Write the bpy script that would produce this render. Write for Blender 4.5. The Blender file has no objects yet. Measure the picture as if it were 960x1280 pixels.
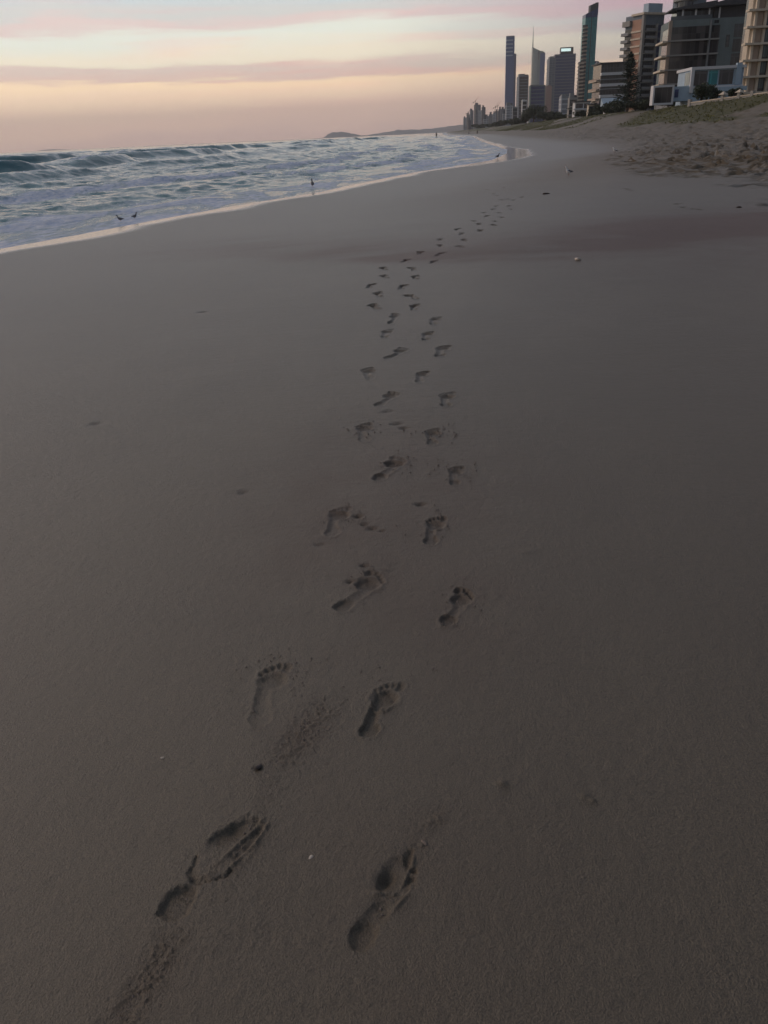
import bpy, bmesh, math, random
import numpy as np
from mathutils import Matrix, Vector
random.seed(7); rng = np.random.default_rng(11)
S = bpy.context.scene; COL = S.collection
R = math.radians
# ------------------------------------------------------------------ camera
F = 1000.0; PITCH = R(25.2); ROLL = R(-2.6); H = 1.35
RM = Matrix.Rotation(math.pi/2-PITCH, 3, 'X') @ Matrix.Rotation(ROLL, 3, 'Z')
CAM = Vector((0, 0, H))
def ray(x, y): return (RM @ Vector(((x-480)/F, (640-y)/F, -1.0))).normalized()
cd = bpy.data.cameras.new('camera'); cam = bpy.data.objects.new('camera', cd); COL.objects.link(cam)
cam.matrix_world = Matrix.Translation(CAM) @ RM.to_4x4()
cd.sensor_fit = 'VERTICAL'; cd.sensor_height = 36; cd.sensor_width = 27; cd.lens = F/1280*36
cd.clip_start = 0.05; cd.clip_end = 60000
S.camera = cam
# ------------------------------------------------------------------ noise
def _hash(ix, iy, seed):
    n = (ix.astype(np.int64)*374761393 + iy.astype(np.int64)*668265263 + seed*1442695041) & 0xffffffff
    n = ((n ^ (n >> 13))*1274126177) & 0xffffffff
    n = n ^ (n >> 16)
    return (n & 0xffffff)/float(0xffffff)
def vnoise(x, y, seed=0):
    ix = np.floor(x); iy = np.floor(y); fx = x-ix; fy = y-iy
    fx = fx*fx*fx*(fx*(fx*6-15)+10); fy = fy*fy*fy*(fy*(fy*6-15)+10)
    a = _hash(ix, iy, seed); b = _hash(ix+1, iy, seed); c = _hash(ix, iy+1, seed); d = _hash(ix+1, iy+1, seed)
    return (a*(1-fx)+b*fx)*(1-fy)+(c*(1-fx)+d*fx)*fy
def fbm(x, y, seed=0, o=4):
    s = 0; a = .5; t = 0
    for k in range(o):
        s = s+a*vnoise(x*2**k, y*2**k, seed+k*17); t += a; a *= .5
    return s/t
def sst(a, b, x):
    t = np.clip((x-a)/(b-a), 0, 1); return t*t*(3-2*t)
# ------------------------------------------------------------------ coast
ZW = -0.33
def hit_plane(x, y, z):
    r = ray(x, y); k = (z-H)/r.z; return CAM+r*k
shore_px = [(0,311),(100,293),(200,274),(300,256),(400,240),(440,231),(520,215),(575,207),(615,200),(633,192),(634,187),(614,181),(600,176),(590,170)]
sp = [hit_plane(x, y, ZW) for x, y in shore_px]
sy = [p.y for p in sp]; sx = [p.x for p in sp]
m0 = (sx[1]-sx[0])/(sy[1]-sy[0])
SY = np.array([-400, sy[0]-8]+sy+[650, 2500, 9000, 20000]); SX = np.array([sx[0]-m0*.5*(400+sy[0]), sx[0]-m0*8]+sx+[60, 222, 800, 1780])
def xs(y): return np.interp(y, SY, SX)
CA = R(4.9)
def base_z(x, y, detail=True):
    x = np.asarray(x, float); y = np.asarray(y, float)
    s = (x-xs(y))*.9
    w = x*math.cos(CA)-y*math.sin(CA); t = x*math.sin(CA)+y*math.cos(CA)
    z = np.where(s < 0, ZW+s*.05, ZW+s*.036)
    z = np.minimum(z, 0.04*sst(-5, 12, s)-.0)
    z = np.where(s < -60, ZW-3, z)
    wv = w+3*(vnoise(t/38, t*0+3, 5)-.5)*sst(40, 90, t)
    up = .14*sst(3, 16, wv)+.95*sst(14, 32, wv)+2.9*sst(28, 48, wv)
    up = up*sst(0, 25, s)
    z = z+up
    land = sst(2, 10, s)
    z = z+land*(fbm(x/9, y/9, 31, 2)-.5)*.05
    z = z+land*sst(30, 44, w)*sst(60, 120, t)*(fbm(x/9, y/13, 41, 4)-.5)*1.5*(1-.6*sst(56, 70, w))
    return z
def ground_at(px, py):
    r = ray(px, py); z = 0.0
    if r.z > -1e-4: r.z = -1e-4
    for _ in range(30):
        p = CAM+r*((z-H)/r.z); z = .5*z+.5*float(base_z(p.x, p.y))
    return Vector((p.x, p.y, z))
# ------------------------------------------------------------------ materials
def newmat(name):
    m = bpy.data.materials.new(name); m.use_nodes = True
    nt = m.node_tree; b = nt.nodes['Principled BSDF']; return m, nt, b
def N(nt, t, **k):
    n = nt.nodes.new(t)
    for a, v in k.items(): setattr(n, a, v)
    return n
def noise_node(nt, scale, detail=3, vec=None, rough=.55):
    n = N(nt, 'ShaderNodeTexNoise'); n.inputs['Scale'].default_value = scale
    n.inputs['Detail'].default_value = detail; n.inputs['Roughness'].default_value = rough
    if vec: nt.links.new(vec, n.inputs['Vector'])
    return n
def simple(name, col, rough=.7, var=.25, scale=.6, metal=0, emit=None, bump=0, spec=.5):
    m, nt, b = newmat(name)
    tc = N(nt, 'ShaderNodeTexCoord'); n = noise_node(nt, scale, 5, tc.outputs['Object'])
    mx = N(nt, 'ShaderNodeMix', data_type='RGBA')
    mx.inputs['A'].default_value = (*[c*(1-var) for c in col], 1); mx.inputs['B'].default_value = (*[min(1, c*(1+var)) for c in col], 1)
    nt.links.new(n.outputs['Fac'], mx.inputs['Factor']); nt.links.new(mx.outputs['Result'], b.inputs['Base Color'])
    b.inputs['Roughness'].default_value = rough; b.inputs['Metallic'].default_value = metal
    b.inputs['Specular IOR Level'].default_value = spec
    if emit:
        b.inputs['Emission Color'].default_value = (*emit[0], 1); b.inputs['Emission Strength'].default_value = emit[1]
    if bump:
        bp = N(nt, 'ShaderNodeBump'); bp.inputs['Distance'].default_value = bump; nt.links.new(n.outputs['Fac'], bp.inputs['Height']); nt.links.new(bp.outputs['Normal'], b.inputs['Normal'])
    return m
def glassy(name, c1, c2, sx_=1.4, sz_=3.1, rough=.12, seam=.12):
    """dark glazing with frames and panes of slightly different tone (brick texture in object space)"""
    m, nt, b = newmat(name)
    tc = N(nt, 'ShaderNodeTexCoord'); sp_ = N(nt, 'ShaderNodeSeparateXYZ'); nt.links.new(tc.outputs['Object'], sp_.inputs[0])
    ad = N(nt, 'ShaderNodeMath', operation='ADD'); nt.links.new(sp_.outputs['X'], ad.inputs[0]); nt.links.new(sp_.outputs['Y'], ad.inputs[1])
    cb = N(nt, 'ShaderNodeCombineXYZ'); nt.links.new(ad.outputs[0], cb.inputs['X']); nt.links.new(sp_.outputs['Z'], cb.inputs['Y'])
    br = N(nt, 'ShaderNodeTexBrick'); br.offset = 0; nt.links.new(cb.outputs[0], br.inputs['Vector'])
    br.inputs['Color1'].default_value = (*c1, 1); br.inputs['Color2'].default_value = (*c2, 1)
    br.inputs['Mortar'].default_value = (*[min(1, c*1.6+.03) for c in c1], 1)
    br.inputs['Scale'].default_value = 1; br.inputs['Brick Width'].default_value = sx_; br.inputs['Row Height'].default_value = sz_
    br.inputs['Mortar Size'].default_value = seam; br.inputs['Bias'].default_value = -.2
    nt.links.new(br.outputs['Color'], b.inputs['Base Color']); b.inputs['Roughness'].default_value = rough
    return m
M = {}
M['cream'] = simple('cream_render', (.62,.54,.43), .8)
M['tan'] = simple('tan_render', (.42,.33,.26), .8)
M['brick'] = simple('orange_brick', (.42,.25,.18), .85)
M['white'] = simple('white_render', (.62,.63,.64), .6, .1)
M['grey'] = simple('grey_render', (.17,.21,.21), .8)
M['midgrey'] = simple('mid_grey_render', (.25,.26,.27), .8)
M['darkgrey'] = simple('dark_grey_metal', (.06,.06,.065), .6)
M['concrete'] = simple('concrete', (.32,.31,.29), .85)
M['bluegrey'] = simple('blue_grey_render', (.15,.19,.23), .7)
M['paleblue'] = simple('pale_blue_render', (.36,.47,.56), .6)
M['pink'] = simple('pink_render', (.42,.28,.24), .8)
M['glass'] = glassy('dark_glazing', (.02,.024,.03), (.05,.05,.055))
M['teal'] = glassy('teal_glazing', (.02,.19,.21), (.06,.28,.27), 1.8, 3.1, .35)
M['navy'] = glassy('navy_glazing', (.012,.03,.12), (.03,.06,.17), 2.2, 3.3, .3)
M['blueglass'] = glassy('blue_glazing', (.015,.07,.24), (.03,.10,.30), 3, 3.3, .4)
M['silverglass'] = glassy('silver_glazing', (.17,.23,.23), (.24,.29,.28), 3, 4, .25)
M['greyglass'] = glassy('grey_green_glazing', (.07,.10,.10), (.11,.14,.13), 1.6, 6, .2, .08)
M['curtain'] = glassy('curtained_glazing', (.03,.03,.032), (.13,.12,.115), 1.1, 6, .15, .05)
M['balustrade'] = simple('tinted_balustrade', (.10,.12,.13), .15, .1)
M['sign'] = simple('lit_sign', (.8,.9,.9), .5, .02, emit=((.75,1,.95), .9))
M['lamp'] = simple('bright_lamp', (.9,.9,.9), .5, .02, emit=((1,.98,.9), 1.5))
M['bark'] = simple('bark', (.07,.05,.04), .95, .4, 3, bump=.03)
M['leaf'] = simple('dark_foliage', (.045,.06,.03), .8, .5, 1.2)
M['leafblue'] = simple('pine_needles', (.035,.05,.035), .85, .5, 2)
M['farA'] = glassy('far_block_grey', (.10,.12,.15), (.16,.18,.2), 5, 3.5, .6, .5)
M['farB'] = glassy('far_block_pale', (.26,.28,.31), (.20,.22,.25), 6, 3.5, .6, .6)
M['farC'] = glassy('far_block_dark', (.05,.06,.085), (.08,.09,.12), 5, 3.5, .5, .4)
M['feather_white'] = simple('white_feathers', (.88,.88,.88), .8, .05, 20)
M['feather_grey'] = simple('grey_feathers', (.17,.17,.18), .8, .2, 30)
M['feather_dark'] = simple('dark_feathers', (.14,.14,.15), .8, .2, 30)
M['beak'] = simple('red_beak', (.25,.06,.04), .5)
M['shell'] = simple('shell', (.60,.53,.45), .5, .3, 90, bump=.001)
M['darkshell'] = simple('dark_shell', (.10,.08,.07), .6, .3, 90)
M['weed'] = simple('dried_weed', (.05,.035,.03), .9, .4, 60)
M['skin'] = simple('skin', (.40,.25,.18), .6, .1)
M['cloth_dark'] = simple('dark_cloth', (.04,.045,.06), .9)
M['cloth_white'] = simple('white_cloth', (.8,.8,.78), .9, .05)
M['hair'] = simple('hair', (.03,.02,.015), .8)
# ------------------------------------------------------------------ object helpers
def tag(o, label=None, cat=None, group=None, kind=None):
    if label: o['label'] = label
    if cat: o['category'] = cat
    if group: o['group'] = group
    if kind: o['kind'] = kind
    return o
def empty(name, loc=(0,0,0), rz=0):
    o = bpy.data.objects.new(name, None); COL.objects.link(o); o.location = loc; o.rotation_euler = (0,0,rz)
    o.empty_display_size = .1
    return o
def link_mesh(name, me, mat, parent=None, smooth=False):
    o = bpy.data.objects.new(name, me); COL.objects.link(o)
    for m_ in (mat if isinstance(mat, (list, tuple)) else [mat]): me.materials.append(m_)
    if smooth: me.polygons.foreach_set('use_smooth', [True]*len(me.polygons))
    if parent: o.parent = parent
    return o
class MB:
    def __init__(s): s.v = []; s.f = []
    def box(s, x0, x1, y0, y1, z0, z1):
        b = len(s.v)
        s.v += [(x,y,z) for z in (z0,z1) for (x,y) in ((x0,y0),(x1,y0),(x1,y1),(x0,y1))]
        s.f += [(b+3,b+2,b+1,b),(b+4,b+5,b+6,b+7)]+[(b+i,b+(i+1)%4,b+4+(i+1)%4,b+4+i) for i in range(4)]
        return s
    def prism(s, pts, z0, z1, ztop=None):
        b = len(s.v); n = len(pts)
        s.v += [(x,y,z0) for x,y in pts]+[(x,y,(ztop[i] if ztop else z1)) for i,(x,y) in enumerate(pts)]
        s.f += [tuple(range(b+n-1,b-1,-1)), tuple(range(b+n,b+2*n))]+[(b+i,b+(i+1)%n,b+n+(i+1)%n,b+n+i) for i in range(n)]
        return s
    def ellipsoids(s, c, r, seg=10, rings=7):
        b = len(s.v)
        s.v.append((c[0],c[1],c[2]-r[2]))
        for i in range(1, rings):
            th = math.pi*i/rings
            for j in range(seg):
                a = 2*math.pi*j/seg
                s.v.append((c[0]+r[0]*math.sin(th)*math.cos(a), c[1]+r[1]*math.sin(th)*math.sin(a), c[2]-r[2]*math.cos(th)))
        s.v.append((c[0],c[1],c[2]+r[2])); e = len(s.v)-1
        for j in range(seg): s.f.append((b, b+1+(j+1)%seg, b+1+j))
        for i in range(rings-2):
            for j in range(seg):
                p = b+1+i*seg; s.f.append((p+j, p+(j+1)%seg, p+seg+(j+1)%seg, p+seg+j))
        p = b+1+(rings-2)*seg
        for j in range(seg): s.f.append((p+j, p+(j+1)%seg, e))
        return s
    def tube(s, pts, rad, seg=8):
        b0 = len(s.v); pts = [Vector(p) for p in pts]
        for i, p in enumerate(pts):
            d = (pts[min(i+1,len(pts)-1)]-pts[max(i-1,0)]).normalized()
            a = d.orthogonal().normalized(); c = d.cross(a)
            if i and False: pass
            ref = Vector((1,0,0)) if abs(d.x) < .8 else Vector((0,1,0))
            a = (ref-d*ref.dot(d)).normalized(); c = d.cross(a)
            r = rad[i]; r = (r, r) if not isinstance(r, tuple) else r
            for j in range(seg):
                t = 2*math.pi*j/seg; q = p+a*math.cos(t)*r[0]+c*math.sin(t)*r[1]; s.v.append(tuple(q))
        for i in range(len(pts)-1):
            for j in range(seg):
                p = b0+i*seg; s.f.append((p+j, p+(j+1)%seg, p+seg+(j+1)%seg, p+seg+j))
        s.f.append(tuple(b0+j for j in range(seg-1,-1,-1))); e = b0+(len(pts)-1)*seg; s.f.append(tuple(e+j for j in range(seg)))
        return s
    def quad(s, a, b, c, d): k = len(s.v); s.v += [a,b,c,d]; s.f.append((k,k+1,k+2,k+3)); return s
    def build(s, name, mat, parent=None, smooth=False):
        me = bpy.data.meshes.new(name); me.from_pydata(s.v, [], s.f); me.update()
        return link_mesh(name, me, mat, parent, smooth)
def dup(o, dz=0, dx=0, dy=0):
    c = o.copy(); COL.objects.link(c); c.parent = o.parent; c.location = (o.location.x+dx, o.location.y+dy, o.location.z+dz); return c
# ------------------------------------------------------------------ world
W = bpy.data.worlds.new('World'); S.world = W; W.use_nodes = True
nt = W.node_tree; bg = nt.nodes['Background']
SUN_AZ, SUN_EL = -68, 25
sky = N(nt, 'ShaderNodeTexSky', sky_type='NISHITA'); sky.sun_disc = False; sky.sun_elevation = R(SUN_EL); sky.sun_rotation = R(SUN_AZ+360)
tc = N(nt, 'ShaderNodeTexCoord'); sep = N(nt, 'ShaderNodeSeparateXYZ'); nt.links.new(tc.outputs['Generated'], sep.inputs[0])
mp = N(nt, 'ShaderNodeMapping'); mp.inputs['Scale'].default_value = (1.5, 1.5, 15); nt.links.new(tc.outputs['Generated'], mp.inputs['Vector'])
mp.inputs['Rotation'].default_value = (0, R(1.5), 0)
n1 = noise_node(nt, 1.7, 5, mp.outputs[0], .5)
def mathn(op, a, b=None, clamp=False):
    n = N(nt, 'ShaderNodeMath', operation=op); n.use_clamp = clamp
    for i, v in enumerate((a, b)):
        if v is None: continue
        if isinstance(v, (int, float)): n.inputs[i].default_value = v
        else: nt.links.new(v, n.inputs[i])
    return n.outputs[0]
mp0 = N(nt, 'ShaderNodeMapping'); mp0.inputs['Scale'].default_value = (5, 5, 60); mp0.inputs['Rotation'].default_value = (0, R(-3), 0); nt.links.new(tc.outputs['Generated'], mp0.inputs['Vector'])
n0 = noise_node(nt, 1.6, 6, mp0.outputs[0], .62); n0.inputs['Distortion'].default_value = .5
zp = mathn('ADD', sep.outputs['Z'], mathn('ADD', mathn('MULTIPLY', mathn('SUBTRACT', n1.outputs['Fac'], .5), .044), mathn('MULTIPLY', mathn('SUBTRACT', n0.outputs['Fac'], .5), .024)))
def ramp(fac, stops, interp='EASE'):
    r = N(nt, 'ShaderNodeValToRGB'); r.color_ramp.interpolation = interp; e = r.color_ramp.elements
    while len(e) > 1: e.remove(e[-1])
    e[0].position = stops[0][0]; e[0].color = (*stops[0][1], 1)
    for p, c in stops[1:]: k = e.new(p); k.color = (*c, 1)
    if fac is not None: nt.links.new(fac, r.inputs[0])
    return r
warm = ramp(mathn('MULTIPLY', zp, 4, True), [(0,(1.0,.64,.54)),(.10,(1.2,.76,.57)),(.19,(1.28,.90,.60)),(.235,(1.32,.94,.58)),(.262,(.86,.60,.50)),(.29,(.80,.62,.53)),(.325,(1.0,.87,.66)),(.40,(.84,.85,.73)),(.445,(.78,.61,.56)),(.475,(.66,.64,.60)),(.54,(.57,.64,.66)),(.64,(.60,.58,.60)),(1,(.44,.50,.57))])
cool = ramp(mathn('MULTIPLY', zp, 4, True), [(0,(.60,.42,.39)),(.10,(.66,.44,.37)),(.22,(.64,.48,.38)),(.33,(.50,.45,.39)),(.37,(.38,.33,.35)),(.48,(.50,.32,.36)),(.60,(.46,.33,.37)),(.72,(.42,.41,.43)),(1,(.34,.38,.44))])
# azimuth factor: 0 to the left of the view (sunrise), 1 to the right
azf = mathn('MULTIPLY', mathn('ADD', mathn('ADD', sep.outputs['X'], .02), mathn('MULTIPLY', mathn('SUBTRACT', n1.outputs['Fac'], .5), .25)), 2.9, True)
mixa = N(nt, 'ShaderNodeMix', data_type='RGBA'); nt.links.new(azf, mixa.inputs['Factor'])
nt.links.new(warm.outputs[0], mixa.inputs['A']); nt.links.new(cool.outputs[0], mixa.inputs['B'])
# behind and overhead: darker blue
up = ramp(sep.outputs['Z'], [(.17,(1,1,1)),(.32,(.48,.46,.45)),(1,(.27,.27,.28))])
mul = N(nt, 'ShaderNodeMix', data_type='RGBA', blend_type='MULTIPLY'); mul.inputs['Factor'].default_value = 1
nt.links.new(mixa.outputs['Result'], mul.inputs['A']); nt.links.new(up.outputs[0], mul.inputs['B'])
# back of the dome (behind camera, land side) dimmer
bk = mathn('ADD', mathn('MULTIPLY', sep.outputs['X'], -.75), mathn('MULTIPLY', sep.outputs['Y'], .65))
bkr = ramp(mathn('ADD', mathn('MULTIPLY', bk, .5), .5, True), [(0,(.28,.34,.44)),(.45,(.52,.56,.62)),(.62,(1,1,1))])
mul2 = N(nt, 'ShaderNodeMix', data_type='RGBA', blend_type='MULTIPLY'); mul2.inputs['Factor'].default_value = 1
nt.links.new(mul.outputs['Result'], mul2.inputs['A']); nt.links.new(bkr.outputs[0], mul2.inputs['B'])
# streaky cloud
mp2 = N(nt, 'ShaderNodeMapping'); mp2.inputs['Scale'].default_value = (2.2, 2.2, 42); mp2.inputs['Location'].default_value = (3.1, .4, 1.7); mp2.inputs['Rotation'].default_value = (0, R(-1.2), 0)
nt.links.new(tc.outputs['Generated'], mp2.inputs['Vector'])
n2 = noise_node(nt, 1.5, 6, mp2.outputs[0], .55)
cf = ramp(n2.outputs['Fac'], [(.50,(0,0,0)),(.66,(1,1,1))])
lowf = ramp(sep.outputs['Z'], [(.035,(0,0,0)),(.075,(.62,.62,.62)),(.4,(.6,.6,.6))])
cm = mathn('MULTIPLY', cf.outputs[0], lowf.outputs[0])
cmix = N(nt, 'ShaderNodeMix', data_type='RGBA'); nt.links.new(cm, cmix.inputs['Factor'])
nt.links.new(mul2.outputs['Result'], cmix.inputs['A'])
ccol = N(nt, 'ShaderNodeMix', data_type='RGBA', blend_type='MULTIPLY'); ccol.inputs['Factor'].default_value = 1
nt.links.new(mul2.outputs['Result'], ccol.inputs['A']); ccol.inputs['B'].default_value = (1.12,.86,.86,1)
nt.links.new(ccol.outputs['Result'], cmix.inputs['B'])
skm = N(nt, 'ShaderNodeMix', data_type='RGBA', blend_type='ADD'); skm.inputs['Factor'].default_value = .012
nt.links.new(cmix.outputs['Result'], skm.inputs['A']); nt.links.new(sky.outputs[0], skm.inputs['B'])
nt.links.new(skm.outputs['Result'], bg.inputs['Color']); bg.inputs['Strength'].default_value = 1.2
sd = bpy.data.lights.new('sun', 'SUN'); so = bpy.data.objects.new('sun', sd); COL.objects.link(so)
sd.energy = .95; sd.angle = R(20); sd.color = (1, .74, .60)
dirv = Vector((math.sin(R(SUN_AZ))*math.cos(R(SUN_EL)), math.cos(R(SUN_AZ))*math.cos(R(SUN_EL)), math.sin(R(SUN_EL))))
so.rotation_euler = dirv.to_track_quat('Z', 'Y').to_euler()
# ------------------------------------------------------------------ footprints
FL = .25
def special_print(U, V, kind, nz, nz2):
    def q(cu, cv, ru, rv, ang=0):
        c_, s_ = math.cos(ang), math.sin(ang); u, v = U-cu, V-cv
        u, v = u*c_+v*s_, -u*s_+v*c_
        return (1-np.sqrt((u/ru)**2+(v/rv)**2))*min(ru, rv)+nz*.7+nz2
    e = lambda d, w: sst(-.01, w, d)
    lump = fbm(U*34, V*34, 300+kind, 3)
    if kind == 1:
        h = -.75*e(q(.14,-.01,.145,.115), .04)
        h = h-.30*e(q(.34,-.01,.14,.075), .05)
        pl = e(q(.64,.01,.30,.155,.06), .022); h = h*(1-pl)+pl*(.16*(1-sst(.42,.70,U))-.50*sst(.48,.75,U))
        h = h-.50*e(q(.77,-.05,.16,.065,.15), .07)*pl
        h = h-.5*np.exp(-((q(.64,.01,.30,.155,.06)+.016)/.010)**2)*(U < .50)
        h = h+.38*np.exp(-((V-.045-.10*(U-.6)-nz*.6)/.016)**2)*sst(.45,.6,U)*(1-sst(.9,1.0,U))
        h = h-.25*e(q(.88,.115,.10,.030,.1), .025)-.3*e(q(.70,.125,.05,.026), .025)-.25*e(q(.60,.12,.04,.022), .02)
        h = h+.35*np.exp(-((V-.165+.12*np.abs(U-.75))/.012)**2)*sst(.4,.55,U)*(1-sst(.93,1.0,U))
        h = h+.2*np.exp(-((q(.64,.01,.31,.165,.06)+.012)/.014)**2)*lump*1.3
        h = h+.6*np.clip(lump-.5, 0, 1)*pl*(V > 0)
    else:
        h = -.75*e(q(.16,-.015,.16,.105), .06)
        h = np.minimum(h, -.50*e(q(.36,.01,.20,.085,.15), .06))
        fr = e(q(.68,.03,.24,.15), .05); h = np.minimum(h, -.45*fr)
        h = h-.95*np.exp(-(((U-.66)/.085)**2+((V+.045)/.065)**2))
        h = h+.45*np.exp(-((U-.50-.5*(V+.1)*1.0-nz)/.03)**2)*np.exp(-((V+.03)/.11)**2)
        h = h-.5*e(q(.92,.045,.095,.040,-.1), .03)-.4*e(q(.80,.125,.035,.025), .02)-.4*e(q(.72,.135,.032,.023), .02)
        h = h+.35*np.exp(-((V-.085-nz*.4)/.014)**2)*sst(.6,.68,U)*(1-sst(.84,.9,U))+.28*np.exp(-((V-.165+.3*np.abs(U-.62))/.014)**2)*sst(.35,.5,U)*(1-sst(.9,1.0,U))
        h = h+.5*np.clip(lump-.5, 0, 1)*fr*(V > 0)
    return h*(1+.2*(fbm(U*14, V*14, 3, 3)-.5))
def foot_depth(U, V, ball=1.0, heel=1.0, arch=.6, ridge=0, seed=0, toes=.7, special=0):
    """U along foot 0..1 (heel to toes), V across (+ = big toe side), units of foot length. returns height change in m for depth 1"""
    nz = (fbm(U*9+seed*3.1, V*9+7, seed, 3)-.5)*.055
    nz2 = (fbm(U*30+seed, V*30, seed+9, 2)-.5)*.02
    if special: return special_print(U, V, special, nz, nz2)
    def ell(cu, cv, ru, rv, wall=.03):
        q = np.sqrt(((U-cu)/ru)**2+((V-cv)/rv)**2); d = (1-q)*min(ru, rv)+nz+nz2
        return sst(-.012, wall, d), d
    h = np.zeros_like(U); D = np.full_like(U, -9.)
    a, d = ell(.14,0,.145,.125); h = np.maximum(h, a*heel*.75); D = np.maximum(D, d)
    for k in range(7):
        t = k/6; a, d = ell(.2+t*.42,-.02-.055*t,.10,.085,.06); h = np.maximum(h, a*arch); D = np.maximum(D, d-.01)
    a, d = ell(.69,.0,.15,.19,.06); h = np.maximum(h, a*ball*(.75+.5*np.clip((V+.1)*2, 0, 1)*.5)); D = np.maximum(D, d)
    for (cu, cv, ru, rv) in ((.915,.125,.075,.058),(.925,.035,.045,.036),(.895,-.04,.04,.034),(.855,-.105,.037,.032),(.80,-.16,.034,.03)):
        q = np.sqrt(((U-cu)/ru)**2+((V-cv)/rv)**2); d = (1-q)*min(ru, rv)+nz2
        h = np.maximum(h, sst(-.022, .034, d+nz*.6)*toes); D = np.maximum(D, d)
    out = -h*(1+.25*(fbm(U*14, V*14, seed+3, 3)-.5))
    rim = np.exp(-((D+.028)/.022)**2)*(D < 0.01); out = out+rim*.15*(.4+1.2*fbm(U*6, V*6, seed+5, 2))
    if ridge:
        rc = .47+.10*(V/.15)**2*1-.0+nz*1.5; rg = np.exp(-((U-rc)/.022)**2)*np.exp(-(V/.14)**4)
        st = sst(rc-.02, rc+.03, U)*np.exp(-(V/.16)**4)*np.exp(-((U-rc)/.3)**2)
        out = out+ridge*rg*.9-ridge*st*.25
        out = out+ridge*.35*np.exp(-(((V+.13+.03*np.sin(U*40))/.022)**2))*sst(.45,.6,U)*(1-sst(.95,1.05,U))
    return out
# (heel px, toe px, side: +1 big toe on the right of the track, depth cm, options)
prints = [((206,1152),(322,1016),1,1.7,dict(special=1)),
 ((446,1196),(510,1062),1,1.8,dict(special=2)),
 ((322,908),(348,829),1,1.2,dict(ball=1,heel=.3,arch=.5)),
 ((456,924),(492,853),1,1.5,dict(ridge=.5,heel=.9,arch=.8)),
 ((422,764),(476,714),-1,1.5,dict(heel=.8,arch=.25,ball=1.1)),
 ((556,781),(584,736),-1,1.5,dict(heel=.9,arch=.35)),
 ((414,670),(428,633),1,1.4,dict(heel=.5,arch=.6)),
 ((537,681),(547,645),1,1.5,dict(ridge=.35,heel=.8,arch=.5)),
 ((470,600),(502,570),-1,1.9,dict(heel=.8,arch=.25,ball=1.2)),
 ((568,606),(571,582),1,1.5,dict(heel=.9,arch=.4)),
 ((456,552),(455,529),1,1.4,dict(heel=.4)),
 ((541,556),(541,535),1,1.7,dict(heel=.7,ridge=.3)),
 ((471,509),(496,490),-1,1.7,dict(heel=.7,arch=.4)),
 ((557,509),(560,490),1,1.8,dict(heel=.8)),
 ((463,475),(459,460),1,1.8,dict(heel=.5)),
 ((524,479),(530,464),1,2.0,dict(heel=.6)),
 ((483,449),(508,434),-1,2.0,dict(heel=.6)),
 ((549,446),(556,431),1,2.0,dict()),
 ((480,422),(486,411),1,2.0,dict()),((531,425),(536,414),1,2.0,dict()),
 ((487,405),(496,391),-1,2.2,dict()),((541,406),(546,396),1,2.0,dict())]
prints = [(ground_at(*a), ground_at(*b), s_, d*(.0065 if d*1 and o.get('special') else .0070), o) for a, b, s_, d, o in prints]
for zx, zy in [(205,460),(355,461),(220,415),(343,423),(190,383),(310,387),(243,348),(358,350),(240,318),(347,318),(320,288),(425,292),(375,260),(450,265),(450,235),(525,240),(450,213),(540,215),(530,192),(515,175),(600,180),(575,143),(595,155),(625,125),(655,145),(650,160),(680,130),(615,113),(650,100),(660,88),(710,88),(715,100),(670,113),(680,65),(725,66),(660,48),(700,62),(625,25),(650,40),(690,18),(730,8),(755,55)]:
    p = ground_at(400+zx/3, 230+zy/3); a = R(random.uniform(-25, 12)+ (12 if zy < 300 else 0))
    d = Vector((math.sin(a), math.cos(a), 0)); prints.append((p-d*.14, p+d*.14, random.choice((1,-1)), .024+.004*random.random(), dict(heel=random.uniform(.5,1), arch=.6)))
# second track fading off to the right, near the gulls
for q in [(782,238),(786,240),(783,213),(776,219),(848,257),(853,262),(868,264),(808,192),(795,191),(790,184),(822,182),(700,198),(655,200),(668,208)]:
    p = ground_at(*q); a = R(random.uniform(-50, 50)); d = Vector((math.sin(a), math.cos(a), 0)); prints.append((p-d*.13, p+d*.13, random.choice((1,-1)), .035, dict()))
scuffs = [(ground_at(x, y), l, dp) for x, y, l, dp in [(322,962,.010,.004),(730,995,.012,-.005),(741,1000,.009,-.004),(628,980,.013,-.006),(548,1024,.01,-.003),(253,390,.05,.01),(305,615,.03,.006),(448,645,.02,.01),(456,655,.015,.008),(466,660,.02,.008),(478,663,.012,.006),(526,630,.02,.012),(400,680,.02,.006),(484,515,.03,.008),(497,530,.03,.008),(505,535,.025,.01),(456,706,.015,.008),(438,726,.015,.01),(120,530,.04,.008),(660,690,.03,-.004)]]
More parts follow.
